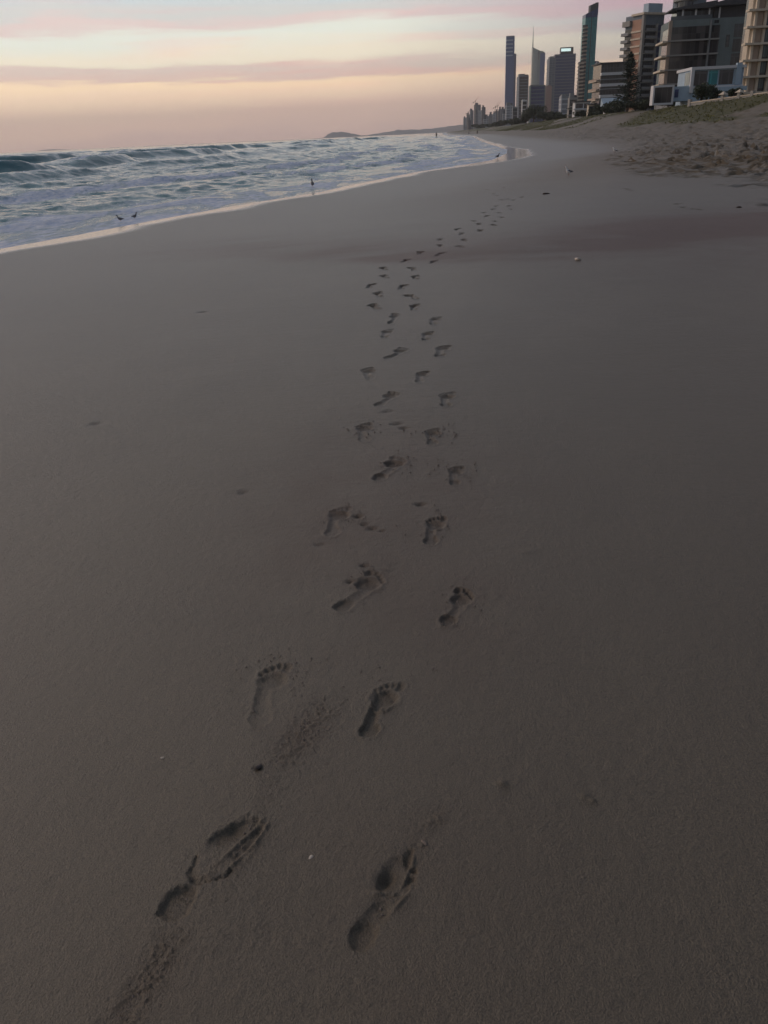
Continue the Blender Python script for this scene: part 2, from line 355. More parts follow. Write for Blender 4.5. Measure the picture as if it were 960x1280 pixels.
# ------------------------------------------------------------------ sand terrain
def rows():
    r = [0.0+.06*i for i in range(1, 12)]; x = .72
    while x < 3.2: r.append(x); x *= 1.0024
    while x < 14: r.append(x); x *= 1.0024
    while x < 34: r.append(x); x *= 1.0033
    while x < 320: r.append(x); x *= 1.009
    while x < 12000: r.append(x); x *= 1.03
    return np.array(r)
def polar_mesh(name, rr, az, zfun, attrs, mat, flipcheck=None):
    A, RR = np.meshgrid(az, rr); X = RR*np.sin(A); Y = RR*np.cos(A)
    X = X.ravel(); Y = Y.ravel(); Z, at = zfun(X, Y)
    n, m = len(rr), len(az); idx = np.arange(n*m).reshape(n, m)
    q = np.stack([idx[:-1,:-1], idx[:-1,1:], idx[1:,1:], idx[1:,:-1]], -1).reshape(-1, 4)[:, ::-1]
    co = np.stack([X, Y, Z], -1).astype(np.float32)
    if flipcheck is not None:
        keep = flipcheck(X, Y); q = q[keep[q].any(axis=1)]
        used = np.zeros(len(X), bool); used[q.ravel()] = True
        mapi = np.cumsum(used)-1; q = mapi[q]; co = co[used]; at = {k: v[used] for k, v in at.items()}
    me = bpy.data.meshes.new(name); me.vertices.add(len(co)); me.vertices.foreach_set('co', co.ravel())
    me.loops.add(q.size); me.loops.foreach_set('vertex_index', q.ravel().astype(np.int32))
    me.polygons.add(len(q)); me.polygons.foreach_set('loop_start', np.arange(0, q.size, 4, dtype=np.int32)); me.polygons.foreach_set('loop_total', np.full(len(q), 4, np.int32))
    me.polygons.foreach_set('use_smooth', np.ones(len(q), bool))
    me.update(calc_edges=True)
    for k, v in at.items():
        a = me.attributes.new(k, 'FLOAT', 'POINT'); a.data.foreach_set('value', v.astype(np.float32))
    return link_mesh(name, me, mat)
def px_curve(pts):
    g = [ground_at(*p) for p in pts]; return g
stain_pts = px_curve([(0,334),(150,322),(300,318),(480,325),(600,324),(700,318),(780,304),(870,293),(960,288)])
st_x = np.array([p.x for p in stain_pts]); st_y = np.array([p.y for p in stain_pts])
st_x2 = np.concatenate([[st_x[0]-40], st_x, [st_x[-1]+60]]); st_y2 = np.concatenate([[st_y[0]-3], st_y, [st_y[-1]+26]])
smear = [(ground_at(475,600), .6, .3), (ground_at(440,680), .4, .15), (ground_at(575,770), .25, .15), (ground_at(510,1130),.3,.12), (ground_at(380,915),.06,.15), (ground_at(185,1225),.10,.12), (ground_at(880,300),2.2,.3)]
rough_lines = [((150,1280),(215,1180),.035,1.0),((352,950),(408,885),.05,.8),((325,1010),(350,950),.04,.4),((255,1130),(330,1000),.07,.3),((520,1060),(548,1020),.03,.5),((250,1190),(330,1160),.04,.2)]
rough_lines = [(ground_at(*a), ground_at(*b), w_, s_) for a, b, w_, s_ in rough_lines]
def sand_fun(X, Y):
    Z = base_z(X, Y); rr = np.hypot(X, Y)
    s = (X-xs(Y))*.9; w = X*math.cos(CA)-Y*math.sin(CA); t = X*math.sin(CA)+Y*math.cos(CA)
    near = rr < 60
    # subtle undulation
    Z = Z+np.where(near, (fbm(X*1.3, Y*.9, 3, 3)-.5)*.012*sst(3, 8, s), 0)
    Z = Z+np.where(rr < 8, (fbm(X*45, Y*45, 77, 3)-.5)*.0022, 0)
    # berm edge step along the stain line
    ly = np.interp(X, st_x2, st_y2)+(fbm(X*.5, X*0, 8, 3)-.5)*1.0
    dl = Y-ly
    Z = Z+np.where(rr < 90, .03*sst(-.3, 1.2, dl)*sst(4, 8, s)*(.3+.7*sst(-1, 4, X)), 0)
    # trampled upper beach
    tr = sst(4.8, 7.5, w+ (fbm(X*.25, Y*.25, 12, 3)-.5)*4)*sst(10, 14, Y)*(1-sst(180, 300, rr))*sst(6, 10, s)
    dent = fbm(X*2.9, Y*2.0, 55, 3)
    Z = Z-tr*np.clip(.50-dent, 0, .3)*.35+tr*(fbm(X*5, Y*5, 61, 2)-.5)*.03
    ki = np.nonzero(tr > .02)[0]; xk, yk = X[ki], Y[ki]; acc = np.zeros(len(ki))
    for cs, sd_, pr, dp_ in ((.62,401,.62,.075),(.95,431,.5,.10)):
        gx, gy = np.floor(xk/cs), np.floor(yk/cs)
        for ox in (-1,0,1):
            for oy in (-1,0,1):
                hx, hy = _hash(gx+ox, gy+oy, sd_), _hash(gx+ox, gy+oy, sd_+1); on = _hash(gx+ox, gy+oy, sd_+2) < pr; sc_ = .6+.9*_hash(gx+ox, gy+oy, sd_+3)
                dd2 = ((xk-(gx+ox+hx)*cs)/.13)**2+((yk-(gy+oy+hy)*cs)/.19)**2; dd2 = dd2/sc_
                acc += on*dp_*sc_*(-np.exp(-dd2**1.3)+.45*np.exp(-((np.sqrt(dd2)-1.45)/.4)**2))
    Z[ki] += acc*2.3*tr[ki]*(.5+.5*sst(6.5, 11, w[ki]))
    # footprints
    for i, (a, b, side, dep, o) in enumerate(prints):
        if i > 40: dep = dep*1.5
        dx, dy = b.x-a.x, b.y-a.y; L = math.hypot(dx, dy); mx, my = (a.x+b.x)/2, (a.y+b.y)/2
        ux, uy = dx/L, dy/L
        Ls = L
        k = np.nonzero((np.abs(X-mx) < L) & (np.abs(Y-my) < L*1.2))[0]
        if not len(k): continue
        rx, ry = X[k]-a.x, Y[k]-a.y
        U = (rx*ux+ry*uy)/L; V = (rx*uy-ry*ux)/(L if .2 < L < .33 else .25)*side/(.84 if i > 1 else 1.0)
        U = U+.04*(fbm(V*5+i, U*3, 500+i, 2)-.5)
        Z[k] += foot_depth(U, V, seed=i+1, **dict(dict(toes=[.8,.45,.7,.4,.6][i%5]), **o))*dep
    for p, l, dp in scuffs:
        k = np.nonzero(np.hypot(X-p.x, Y-p.y) < l*4)[0]
        Z[k] -= dp*np.exp(-((X[k]-p.x)/l)**2-((Y[k]-p.y)/(l*.7))**2)*(.6+.8*fbm(X[k]*60, Y[k]*60, 4, 2))
    rg = np.zeros_like(X)
    for a, b, w_, s_ in rough_lines:
        d = b-a; L2 = d.x**2+d.y**2; tt = np.clip(((X-a.x)*d.x+(Y-a.y)*d.y)/L2, 0, 1)
        dd = np.hypot(X-a.x-tt*d.x, Y-a.y-tt*d.y); rg = np.maximum(rg, s_*np.exp(-(dd/w_)**2))
    k = rr < 6
    Z[k] += (rg*np.clip(fbm(X*130, Y*130, 91, 2)-.5, -.06, .4)*.010)[k]
    # attributes
    wet = 1-sst(.5, 1.2, s+(fbm(X*.35, Y*.35, 21, 3)-.5)*1.0+np.where(Y>45,-1.1*np.exp(-((Y-60)/18)**2),0))
    damp = (1-sst(4, 13, s+(fbm(X*.3, Y*.3, 22, 3)-.5)*4))
    st = np.exp(-((dl-.0)/np.where(dl > 0, .5+.09*rr, .25+.03*rr))**2)*sst(-3.5, 2.5, X+2)*(.1+2.6*np.clip(fbm(X*.5, Y*1.6, 28, 4)-.14, 0, 1))*(.75+.5*sst(0, 6, X))*(rr < 60)
    for p, rad, am in smear:
        st = st+am*np.exp(-((X-p.x)/rad)**2-((Y-p.y)/(rad*1.3))**2)*(.3+1.2*fbm(X*6, Y*6, 33, 3))
    st = st+rg*.03
    gr = sst(28, 31, w+(fbm(X*.12, Y*.12, 71, 3)-.5)*7)*sst(60, 80, t)*sst(.32, .42, fbm(X*.05+.3, Y*.05, 72, 3)+.12*sst(44,52,w))
    # sandy access track through the dunes
    trk = ground_path(X, Y); gr = gr*(1-trk)
    dry = sst(13, 32, Y)*sst(4, 8.5, s)
    return Z, dict(dry=dry, wet=wet, damp=damp, stain=np.clip(st, 0, 1), grass=gr, rough=np.clip(rg, 0, 1))
def ground_path(X, Y):
    w = X*math.cos(CA)-Y*math.sin(CA); t = X*math.sin(CA)+Y*math.cos(CA)
    c = 183+(w-31)*1.8
    return np.exp(-((t-c)/np.clip(30-(w-31), 9, 34))**4)*(w < 75)
m, nt, b = newmat('sand')
tc = N(nt, 'ShaderNodeTexCoord'); obj_ = tc.outputs['Object']
def attr(name): a = N(nt, 'ShaderNodeAttribute'); a.attribute_name = name; return a.outputs['Fac']
def mixc(f, A, B, bt='MIX'):
    n = N(nt, 'ShaderNodeMix', data_type='RGBA', blend_type=bt)
    for nm, v in (('Factor', f), ('A', A), ('B', B)):
        if isinstance(v, tuple): n.inputs[nm].default_value = (*v, 1)
        elif isinstance(v, (int, float)): n.inputs[nm].default_value = v
        else: nt.links.new(v, n.inputs[nm])
    return n.outputs['Result']
def mpr(v, a, b_, c, d):
    n = N(nt, 'ShaderNodeMapRange'); n.inputs[1].default_value = a; n.inputs[2].default_value = b_; n.inputs[3].default_value = c; n.inputs[4].default_value = d
    nt.links.new(v, n.inputs[0]); return n.outputs[0]
g1 = noise_node(nt, 300, 3, obj_, .75); g2 = noise_node(nt, 2.2, 5, obj_, .6); g3 = noise_node(nt, .28, 4, obj_, .55); g4 = noise_node(nt, 95, 4, obj_, .65)
SANDC = dict(a=(.107,.085,.051), b=(.131,.105,.063))
c = mixc(mpr(g2.outputs['Fac'], .3, .7, 0, 1), SANDC['a'], SANDC['b'])
c = mixc(mpr(g3.outputs['Fac'], .35, .65, 0, .6), c, (.088,.069,.043))
c = mixc(mpr(g1.outputs['Fac'], .30, .72, 0, 1), mixc(1.0, c, (.30,.29,.28), 'MULTIPLY'), mixc(1.0, c, (1.7,1.7,1.7), 'MULTIPLY'))
wv = mpr(attr('damp'), 0, 1, 0, .45)
c = mixc(wv, c, (.078,.062,.044))
c = mixc(mpr(attr('stain'), 0, 1, 0, 1), c, (.092,.045,.030))
c = mixc(mpr(attr('dry'), 0, 1, 0, .55), c, (.195,.145,.090))
c = mixc(mpr(attr('stain'), 0, 1, 0, .3), c, (.11,.06,.04))
c = mixc(attr('wet'), c, (.10,.085,.075))
gn = noise_node(nt, .9, 5, obj_, .7)
gc = mixc(mpr(gn.outputs['Fac'], .35, .65, 0, 1), (.055,.062,.022), (.13,.12,.055))
c = mixc(mpr(attr('grass'), .1, .6, 0, .9), c, gc)
nt.links.new(c, b.inputs['Base Color'])
r1 = mpr(attr('damp'), 0, 1, .47, .40)
rn = N(nt, 'ShaderNodeMix', data_type='FLOAT'); nt.links.new(attr('wet'), rn.inputs['Factor']); nt.links.new(r1, rn.inputs['A']); rn.inputs['B'].default_value = .12
nt.links.new(rn.outputs['Result'], b.inputs['Roughness']); sw = N(nt, 'ShaderNodeMath', operation='MULTIPLY'); nt.links.new(mpr(attr('grass'), 0, .5, .8, .08), sw.inputs[0]); nt.links.new(mpr(attr('stain'), 0, .8, 1, .6), sw.inputs[1]); sw2 = N(nt, 'ShaderNodeMath', operation='MULTIPLY'); nt.links.new(sw.outputs[0], sw2.inputs[0]); nt.links.new(mpr(attr('dry'), 0, 1, 1, .3), sw2.inputs[1]); nt.links.new(sw2.outputs[0], b.inputs['Specular IOR Level'])
wr = mpr(attr('wet'), 0, 1, 1, .05)
hh = N(nt, 'ShaderNodeMath', operation='ADD'); nt.links.new(g1.outputs['Fac'], hh.inputs[0])
h2 = N(nt, 'ShaderNodeMath', operation='MULTIPLY'); nt.links.new(g4.outputs['Fac'], h2.inputs[0])
rgh = mpr(attr('rough'), 0, 1, 1.0, 2.2); nt.links.new(rgh, h2.inputs[1]); nt.links.new(h2.outputs[0], hh.inputs[1])
bp = N(nt, 'ShaderNodeBump'); bp.inputs['Distance'].default_value = .0042; nt.links.new(hh.outputs[0], bp.inputs['Height']); nt.links.new(wr, bp.inputs['Strength'])
mpv = N(nt, 'ShaderNodeMapping'); mpv.inputs['Scale'].default_value = (1.2, 9, 1); mpv.inputs['Rotation'].default_value = (0,0,R(22)); nt.links.new(obj_, mpv.inputs['Vector'])
g5 = noise_node(nt, 1.6, 4, mpv.outputs[0], .6)
bp2 = N(nt, 'ShaderNodeBump'); bp2.inputs['Distance'].default_value = .012; nt.links.new(g5.outputs['Fac'], bp2.inputs['Height']); nt.links.new(mpr(attr('wet'),0,1,.35,0), bp2.inputs['Strength']); nt.links.new(bp.outputs['Normal'], bp2.inputs['Normal'])
nt.links.new(bp2.outputs['Normal'], b.inputs['Normal'])
b.inputs['Coat Weight'].default_value = .0
cw = N(nt, 'ShaderNodeMath', operation='MULTIPLY'); nt.links.new(mpr(attr('grass'), 0, .5, .36, 0), cw.inputs[0]); nt.links.new(mpr(attr('stain'), 0, .8, 1, .35), cw.inputs[1]); cw2 = N(nt, 'ShaderNodeMath', operation='MULTIPLY'); nt.links.new(cw.outputs[0], cw2.inputs[0]); nt.links.new(mpr(attr('dry'), 0, 1, 1, .1), cw2.inputs[1]); nt.links.new(cw2.outputs[0], b.inputs['Coat Weight']); b.inputs['Coat Roughness'].default_value = .42; b.inputs['Coat IOR'].default_value = 1.5; nt.links.new(bp2.outputs['Normal'], b.inputs['Coat Normal'])
M['sand'] = m
az = np.concatenate([np.radians(np.arange(-180, -44, 4)), np.arange(-R(43), -R(27), .0045), np.arange(-R(27), R(14), .0018), np.arange(R(14), R(43), .0035), np.radians(np.arange(44, 180.1, 4))])
sand = polar_mesh('sand_beach', rows(), az, sand_fun, None, M['sand'])
tag(sand, kind='structure')
# ------------------------------------------------------------------ sea
def sea_fun(X, Y):
    rr = np.hypot(X, Y); s = (xs(Y)-X)*.9     # metres offshore
    t = X*math.sin(R(20))+Y*math.cos(R(20))
    Z = np.full_like(X, ZW); foam = np.zeros_like(X); face = np.zeros_like(X)
    warp = (fbm(t/26, s/30, 101, 3)-.5)
    for k, (s0, am, wf, wb, fo) in enumerate([(3.2,.07,.5,1.5,.9),(7.5,.13,.7,2.4,.85),(13,.20,1.0,3,.75),(18,.34,1.0,3.0,.7),(28,.50,1.2,4,.65),(40,1.0,1.5,5,.85),(56,1.15,1.8,6,.7),(80,.7,2.2,8,.35),(120,.7,3,10,.4),(165,.9,5,14,.3),(230,.9,6,18,.3),(330,.9,8,22,.2)]):
        c_ = s0+warp*(3+s0*.35)+(vnoise(t/9, t*0+k, 107+k)-.5)*(.8+s0*.03)
        loc = sst(.30, .52, fbm(t/(14+s0*.45)+k*7.3, s/60+k, 120+k, 2))
        d = s-c_
        prof = np.where(d < 0, np.exp(-(d/wf)**2), np.exp(-(d/wb)**2))
        Z = Z+am*loc*prof
        foam = np.maximum(foam, fo*loc*np.where(d < 0, np.exp(-(d/(wf*(2.4 if k < 3 else .5)))**2)*.95, np.exp(-(d/(wb*.55))**2)*.8))
        if k > 2: face = np.maximum(face, loc*sst(-wf*2.2, -wf*.9, d)*(1-sst(-wf*.25, wf*.2, d))*1.0)
    ch = sst(1.0, 6, s)
    Z = Z+ch*((fbm(X*.35, Y*.35, 201, 4)-.5)*.30+(fbm(X*1.6, Y*1.6, 210, 3)-.5)*.17)*(1-.0*sst(100, 400, s))
    Z = Z+(1-ch)*(fbm(X*3, Y*3, 220, 2)-.5)*.02*sst(0, 1, s)
    near = (1-sst(2.5, 7, s+(fbm(X/4, Y/4, 230, 3)-.5)*8))
    foam = np.clip(np.maximum(foam, near*.62), 0, 1)
    mid = (1-sst(25, 75, s))*(.22+.7*(fbm(X/9, Y/14, 240, 3)-.42))+.0*s
    foam = np.maximum(foam, mid)
    foam = foam*(1-.95*face)
    return Z, dict(foam=foam, near=near)
m, nt, b = newmat('sea_water')
tc = N(nt, 'ShaderNodeTexCoord'); obj_ = tc.outputs['Object']
mpv = N(nt, 'ShaderNodeMapping'); mpv.inputs['Scale'].default_value = (1, .45, 1); mpv.inputs['Rotation'].default_value = (0,0,R(24)); nt.links.new(obj_, mpv.inputs['Vector'])
f1 = noise_node(nt, .5, 8, mpv.outputs[0], .68); f2 = noise_node(nt, 5, 6, mpv.outputs[0], .65)
f1.inputs['Distortion'].default_value = .6
ff = N(nt, 'ShaderNodeMath', operation='ADD'); nt.links.new(f1.outputs['Fac'], ff.inputs[0]); nt.links.new(mpr(f2.outputs['Fac'], 0, 1, -.10, .10), ff.inputs[1])
sb = N(nt, 'ShaderNodeMath', operation='ADD'); nt.links.new(ff.outputs[0], sb.inputs[0]); nt.links.new(mpr(attr('foam'), 0, 1, -.30, .30), sb.inputs[1])
fm = mpr(sb.outputs[0], .49, .62, 0, 1)
wc = mixc(mpr(f1.outputs['Fac'], .3, .7, 0, 1), (.02,.12,.15), (.06,.22,.25))
fc = mixc(mpr(f2.outputs['Fac'], .35, .7, 0, 1), (.46,.58,.78), (.93,.96,1.0))
c = mixc(fm, wc, fc); nt.links.new(c, b.inputs['Base Color'])
nt.links.new(mpr(fm, 0, 1, .12, .7), b.inputs['Roughness']); b.inputs['IOR'].default_value = 1.33
bp = N(nt, 'ShaderNodeBump'); bp.inputs['Distance'].default_value = .09; nt.links.new(f2.outputs['Fac'], bp.inputs['Height']); bp.inputs['Strength'].default_value = .55
nt.links.new(bp.outputs['Normal'], b.inputs['Normal']); M['sea'] = m
rr = []; x = 7.0
while x < 60: rr.append(x); x *= 1.006
while x < 600: rr.append(x); x *= 1.0042
while x < 22000: rr.append(x); x *= 1.05
azs = np.concatenate([np.radians(np.arange(-150, -33, 1.5)), np.arange(-R(33), R(10), .0033), np.radians(np.arange(10.5, 16, 1.5))])
sea = polar_mesh('sea', np.array(rr), azs, sea_fun, None, M['sea'], flipcheck=lambda X, Y: (xs(Y)-X) > -1.5)
tag(sea, kind='structure')
# ------------------------------------------------------------------ hills far behind
def hill(name, prof, dist, mat, thick=700):
    pts = []
    for px_, py_ in prof:
        r = ray(px_, py_); k = dist/r.y; pts.append(CAM+r*k)
    v = []; f = []; n = len(pts)
    fine = []
    for i in range(n-1):
        for j in range(6):
            t = j/6; p = pts[i].lerp(pts[i+1], t); fine.append((p.x, p.z+(random.random()-.5)*dist*.0006))
    fine.append((pts[-1].x, pts[-1].z)); rowsn = 7
    for j in range(rowsn):
        q = j/(rowsn-1); hz = math.sin(q*math.pi)**.7
        for x_, z_ in fine: v.append((x_, dist+(q-.5)*thick, -4+(max(z_, 1)+4)*hz*(1+.1*(random.random()-.5)) if 0 < j < rowsn-1 else -6))
    n = len(fine)
    for j in range(rowsn-1):
        for i in range(n-1): f.append((j*n+i, j*n+i+1, (j+1)*n+i+1, (j+1)*n+i))
    me = bpy.data.meshes.new(name); me.from_pydata(v, [], f); me.update(); o = link_mesh(name, me, mat, None, True); tag(o, kind='structure'); return o
M['hill'] = simple('wooded_hill_hazed', (.22,.22,.25), .95, .2, .01)  # woodland lightened towards blue-grey: part of the haze is put into this colour
hill('headland', [(385,175),(405,172),(410,168),(415,165.5),(432,164.8),(440,167),(452,169),(475,171),(500,172)], 8200, M['hill'])
hill('hills', [(440,173),(470,167),(490,164),(497,162),(520,162),(545,160),(560,158),(575,156),(600,155),(640,154),(700,152)], 9500, M['hill'], 900)
hill('coast', [(60,187),(120,186.5),(200,183.5),(280,180.5),(330,178.5),(400,174.5),(440,173)], 11500, M['hill'], 900)
# ------------------------------------------------------------------ haze
hz = MB().box(-9000, 9000, -600, 13500, -8, 420).build('haze', simple('haze_air', (1,1,1)))
hm = hz.data.materials[0]; nt = hm.node_tree; nt.nodes.clear()
out = N(nt, 'ShaderNodeOutputMaterial'); vp = N(nt, 'ShaderNodeVolumePrincipled'); vp.inputs['Color'].default_value = (.95,.93,.92,1); vp.inputs['Density'].default_value = .00011; vp.inputs['Anisotropy'].default_value = .3
nt.links.new(vp.outputs[0], out.inputs['Volume']); tag(hz, kind='stuff')
# ------------------------------------------------------------------ buildings
GZ = 4.0
def place(xl, xc, xr, yt, dist, e2az):
    """near corner at px xc, left face out to xl, front face to xr, all read along row yt"""
    def xy(px_):
        r = ray(px_, yt-(px_-xc)*.045); return r
    rc = ray(xc, yt); k = dist/rc.y; P = CAM+rc*k; a = R(e2az)
    e2 = Vector((math.sin(a), math.cos(a))); e1 = Vector((math.cos(a), -math.sin(a)))
    def solve(px_, e):
        r = xy(px_); # P+e*d parallel to r
        den = e.x*r.y-e.y*r.x
        return (r.x*P.y-r.y*P.x)/den if abs(den) > 1e-6 else 20
    w = abs(solve(xr, e1)); d = abs(solve(xl, e2)) if xl < xc-.3 else w*.7
    d = min(max(d, w*.5), max(90, w*2.2))
    return P, w, d, -a, P.z-GZ
def bld(name, label, xl, xc, xr, yt, dist, e2az=5, group=None, cat='building'):
    P, w, d, rz, h = place(xl, xc, xr, yt, dist, e2az)
    o = empty(name, (P.x, P.y, GZ-.5), rz); tag(o, label, cat, group); return o, w, d, h+.5
def faceT(o, face, d):
    """front face: x along, y outwards negative. left face: rotate so it runs along the sea side"""
    o.parent = face[0]
    if face[1] == 'left': o.rotation_euler = (0,0,-math.pi/2); o.location.y = d
def storeys(root, face, d, a, b_, z0, z1, fh, kind, mats, proud=1.3, thick=0):
    """one object per storey for every element; a..b_ along the face"""
    def seta(o, z): 
        o.parent = root; o.location = (0, d if face == 'left' else 0, z)
        if face == 'left': o.rotation_euler = (0,0,-math.pi/2)
    n = max(1, int(round((z1-z0)/fh))); fh = (z1-z0)/n
    els = []
    if kind in ('window', 'balcony', 'terrace'):
        e = MB().box(a+.15, b_-.15, -.06, .3, .35 if kind == 'window' else .12, fh-.45).build('window_band', mats[0]); els.append(e)
    if kind in ('balcony', 'terrace'):
        e = MB().box(a, b_, -proud, .1, -.16, .14).build('balcony_slab', mats[1]); els.append(e)
        e = MB().box(a+.05, b_-.05, -proud+.04, -proud+.12, .14, 1.1).build('balustrade', mats[2]); els.append(e)
    if kind == 'slab':
        e = MB().box(a, b_, -proud, .1, -.22, .2+thick).build('floor_slab', mats[1]); els.append(e)
    for e in els:
        seta(e, z0)
        for i in range(1, n):
            c = e.copy(); COL.objects.link(c); c.parent = root; c.location.z = z0+i*fh
def body(root, w, d, h, mat, name='wall', x0=0, y0=0): return MB().box(x0, x0+w, y0, y0+d, 0, h).build(name, mat, root)
def roofbox(root, x0, x1, y0, y1, z0, z1, mat, name='roof'): return MB().box(x0, x1, y0, y1, z0+.003, z1).build(name, mat, root)
# A: cream frame tower at the right edge
o, w, d, h = bld('apartment_building', 'cream framed apartment tower with jutting thin floor slabs, cut off by the right edge', 944, 949, 1010, -30, 200, 2)
body(o, w, d, h, M['glass'])
for x_ in (0, w*.2, w*.42, w*.66, w*.97): MB().box(x_, x_+.5, -.9, 0, 0, h).build('column', M['cream'], o)
MB().box(-.5, 0, 0, d*.5, 0, h).build('column', M['cream'], o)
MB().box(.5, 1.9, -.35, .0, 0, h).build('wall_panel', M['tan'], o)
storeys(o, 'front', d, -1.8, w+.6, 3.0, h, 3.05, 'slab', [None, M['cream']], 1.9)
storeys(o, 'front', d, 2.0, w*.2-.1, .4, h, 3.05, 'window', [M['greyglass']])
storeys(o, 'front', d, w*.2+.6, w*.42-.1, .4, h, 3.05, 'window', [M['greyglass']])
roofbox(o, -1, w+1, -1, d, h, h+.6, M['cream'])
# B: large grey building
o, w, d, h = bld('apartment_building', 'wide grey apartment building with dark glazed storeys, blank grey wall and dark roof overhang', 829, 838, 952, 26, 235, 7)
body(o, w, d, h, M['grey'])
fh = 3.25; wf = w
def sub(fr): return wf*fr
z = h-1.6
n = int(h/fh)
for i in range(n):
    zt = h-1.5-i*fh
    if zt-fh < .2: break
    MB().box(.7, sub(.44), -.05, .3, zt-fh+.35, zt).build('window_band', M['curtain'], o)
    MB().box(sub(.47), sub(.56), -.05, .3, zt-fh+.35, zt).build('window_band', M['curtain'], o)
    MB().box(sub(.72), w-.3, -.05, .3, zt-fh+.35, zt-.0).build('window_band', M['glass'] if i != 1 else M['curtain'], o)
    MB().box(-.4, sub(.56), -.9, -.06, zt-fh, zt-fh+.36).build('floor_slab', M['concrete'], o)
    MB().box(-1.5, 0, -.4, d*.8, zt-fh-.1, zt-fh+.35).build('balcony_slab', M['cream'], o)
    MB().box(-.05, .2, 1.0, d*.7, zt-fh+.5, zt-.2).build('window_band', M['glass'], o)
MB().box(sub(.445), sub(.455), -.9, -.06, 0, h-.3).build('column', M['midgrey'], o)
MB().box(-.25, .55, -.25, .2, 0, h-.01).build('column', M['tan'], o)
MB().box(sub(.64), sub(.68), -.04, .2, h-6.5, h-3.8).build('window', M['glass'], o)
MB().box(sub(.49), sub(.54), -.04, .2, h-1.1, h-.4).build('window', M['glass'], o)
MB().box(2, w*.5, 3, d*.8, h, h+2.4).build('penthouse', M['glass'], o)
MB().box(w*.5, w*.98, 2, d*.8, h, h+2.6).build('penthouse', M['darkgrey'], o)
MB().prism([(.3,.5),(w*.5,-.3),(w*.5,d*.85),(.3,d*.85)], h+2.402, 0, [h+2.7, h+3.9, h+3.9, h+2.7]).build('roof', M['darkgrey'], o)
MB().prism([(w*.47,-.8),(w*.9,-.8),(w*.9,d*.85),(w*.47,d*.85)], h+2.7, 0, [h+3.3, h+5.3, h+5.3, h+3.3]).build('roof', M['darkgrey'], o)
MB().box(w*.46, w*1.0, -.9, d*.8, h+2.61, h+2.95).build('eave', M['darkgrey'], o)
for x_ in (3, 6.2, 9.5, 12): MB().box(x_, x_+.35, 1.2, 1.5, h, h+2.5).build('column', M['white'], o)
MB().box(.1, w*.46, .1, .2, h, h+.9).build('balustrade', M['balustrade'], o)
# B2: round tower behind
P, w, d, rz, h = place(842, 851, 889, -40, 420, 5)
o = empty('apartment_building', (P.x, P.y, GZ), rz); tag(o, 'tower with curved balconies rising out of frame behind the wide grey building', 'building')
r_ = w*.55; pts = [(r_+r_*math.cos(a), r_+r_*math.sin(a)) for a in np.linspace(0, 2*math.pi, 20, endpoint=False)]
MB().prism(pts, 0, h).build('wall', M['bluegrey'], o)
pts2 = [(r_*.7+r_*.72*math.cos(a)-1, r_*.6+r_*.75*math.sin(a)-2) for a in np.linspace(0, 2*math.pi, 20, endpoint=False)]
pts3 = [(r_*.7+r_*.70*math.cos(a)-1, r_*.6+r_*.70*math.sin(a)-2) for a in np.linspace(0, 2*math.pi, 20, endpoint=False)]
MB().prism([(r_*.7+r_*.5*math.cos(a)-1, r_*.6+r_*.55*math.sin(a)-2) for a in np.linspace(0, 2*math.pi, 20, endpoint=False)], 0, h).build('balcony_core', M['glass'], o)
e = MB().prism(pts2, 0, .95).build('balcony', M['concrete'], o)
for i in range(1, int(h/3.3)): dup(e, i*3.3)
# C: modern white and blue house
P = ground_at(850, 300)
o, w, d, h = bld('house', 'modern pale blue house with white framed boxes in front of the wide grey building', 862, 866, 931, 84, 175, 3, cat='house')
zb = h
MB().box(0, w, 0, 9, 0, zb-.5).build('wall', M['paleblue'], o)
MB().box(-.3, w+.2, -.6, 9.3, zb-.5, zb).build('roof', M['white'], o)
MB().box(-.3, .3, -.6, -.01, 2.8, zb-.5).build('frame', M['white'], o)
MB().box(w*.83, w*.93, -.8, -.01, zb-3.4, zb+.35).build('frame', M['paleblue'], o)
for a_, b2, mm in ((.05,.30,'glass'),(.33,.5,'teal'),(.53,.8,'glass')):
    f_ = MB().box(w*a_, w*b2, -.08, .1, zb-3.2, zb-.7).build('window', M[mm], o)
MB().box(.3, w, -.5, -.01, zb-3.65, zb-3.35).build('balcony_slab', M['white'], o)
MB().box(w*.5, w+.4, -1.6, -.01, zb-4.4, zb-3.66).build('balcony_slab', M['paleblue'], o)
MB().box(-.08, .1, 1, 4, zb-3, zb-.8).build('window', M['silverglass'], o)
MB().box(-4, -.01, -.2, 6, 1.5, zb-3.2).build('side_wing', M['paleblue'], o)
# box window at the left
bx0, bx1, bz0, bz1 = -3.9-3.6, -3.9+.4, zb-6.3, zb-2.9
fr = MB().box(bx0, bx1, -1.4, .6, bz0, bz0+.35).box(bx0, bx1, -1.4, .6, bz1-.35, bz1).box(bx0, bx0+.3, -1.4, .6, bz0+.35, bz1-.35).box(bx1-.3, bx1, -1.4, .6, bz0+.35, bz1-.35).build('box_window', M['white'], o)
MB().box(bx0+.3, bx1-.3, -.9, -.8, bz0+.35, bz1-.35).build('pane', M['curtain'], fr)
MB().box(-3.0, -2.3, -.26, .1, zb-5.1, zb-3.7).build('window', M['navy'], o)
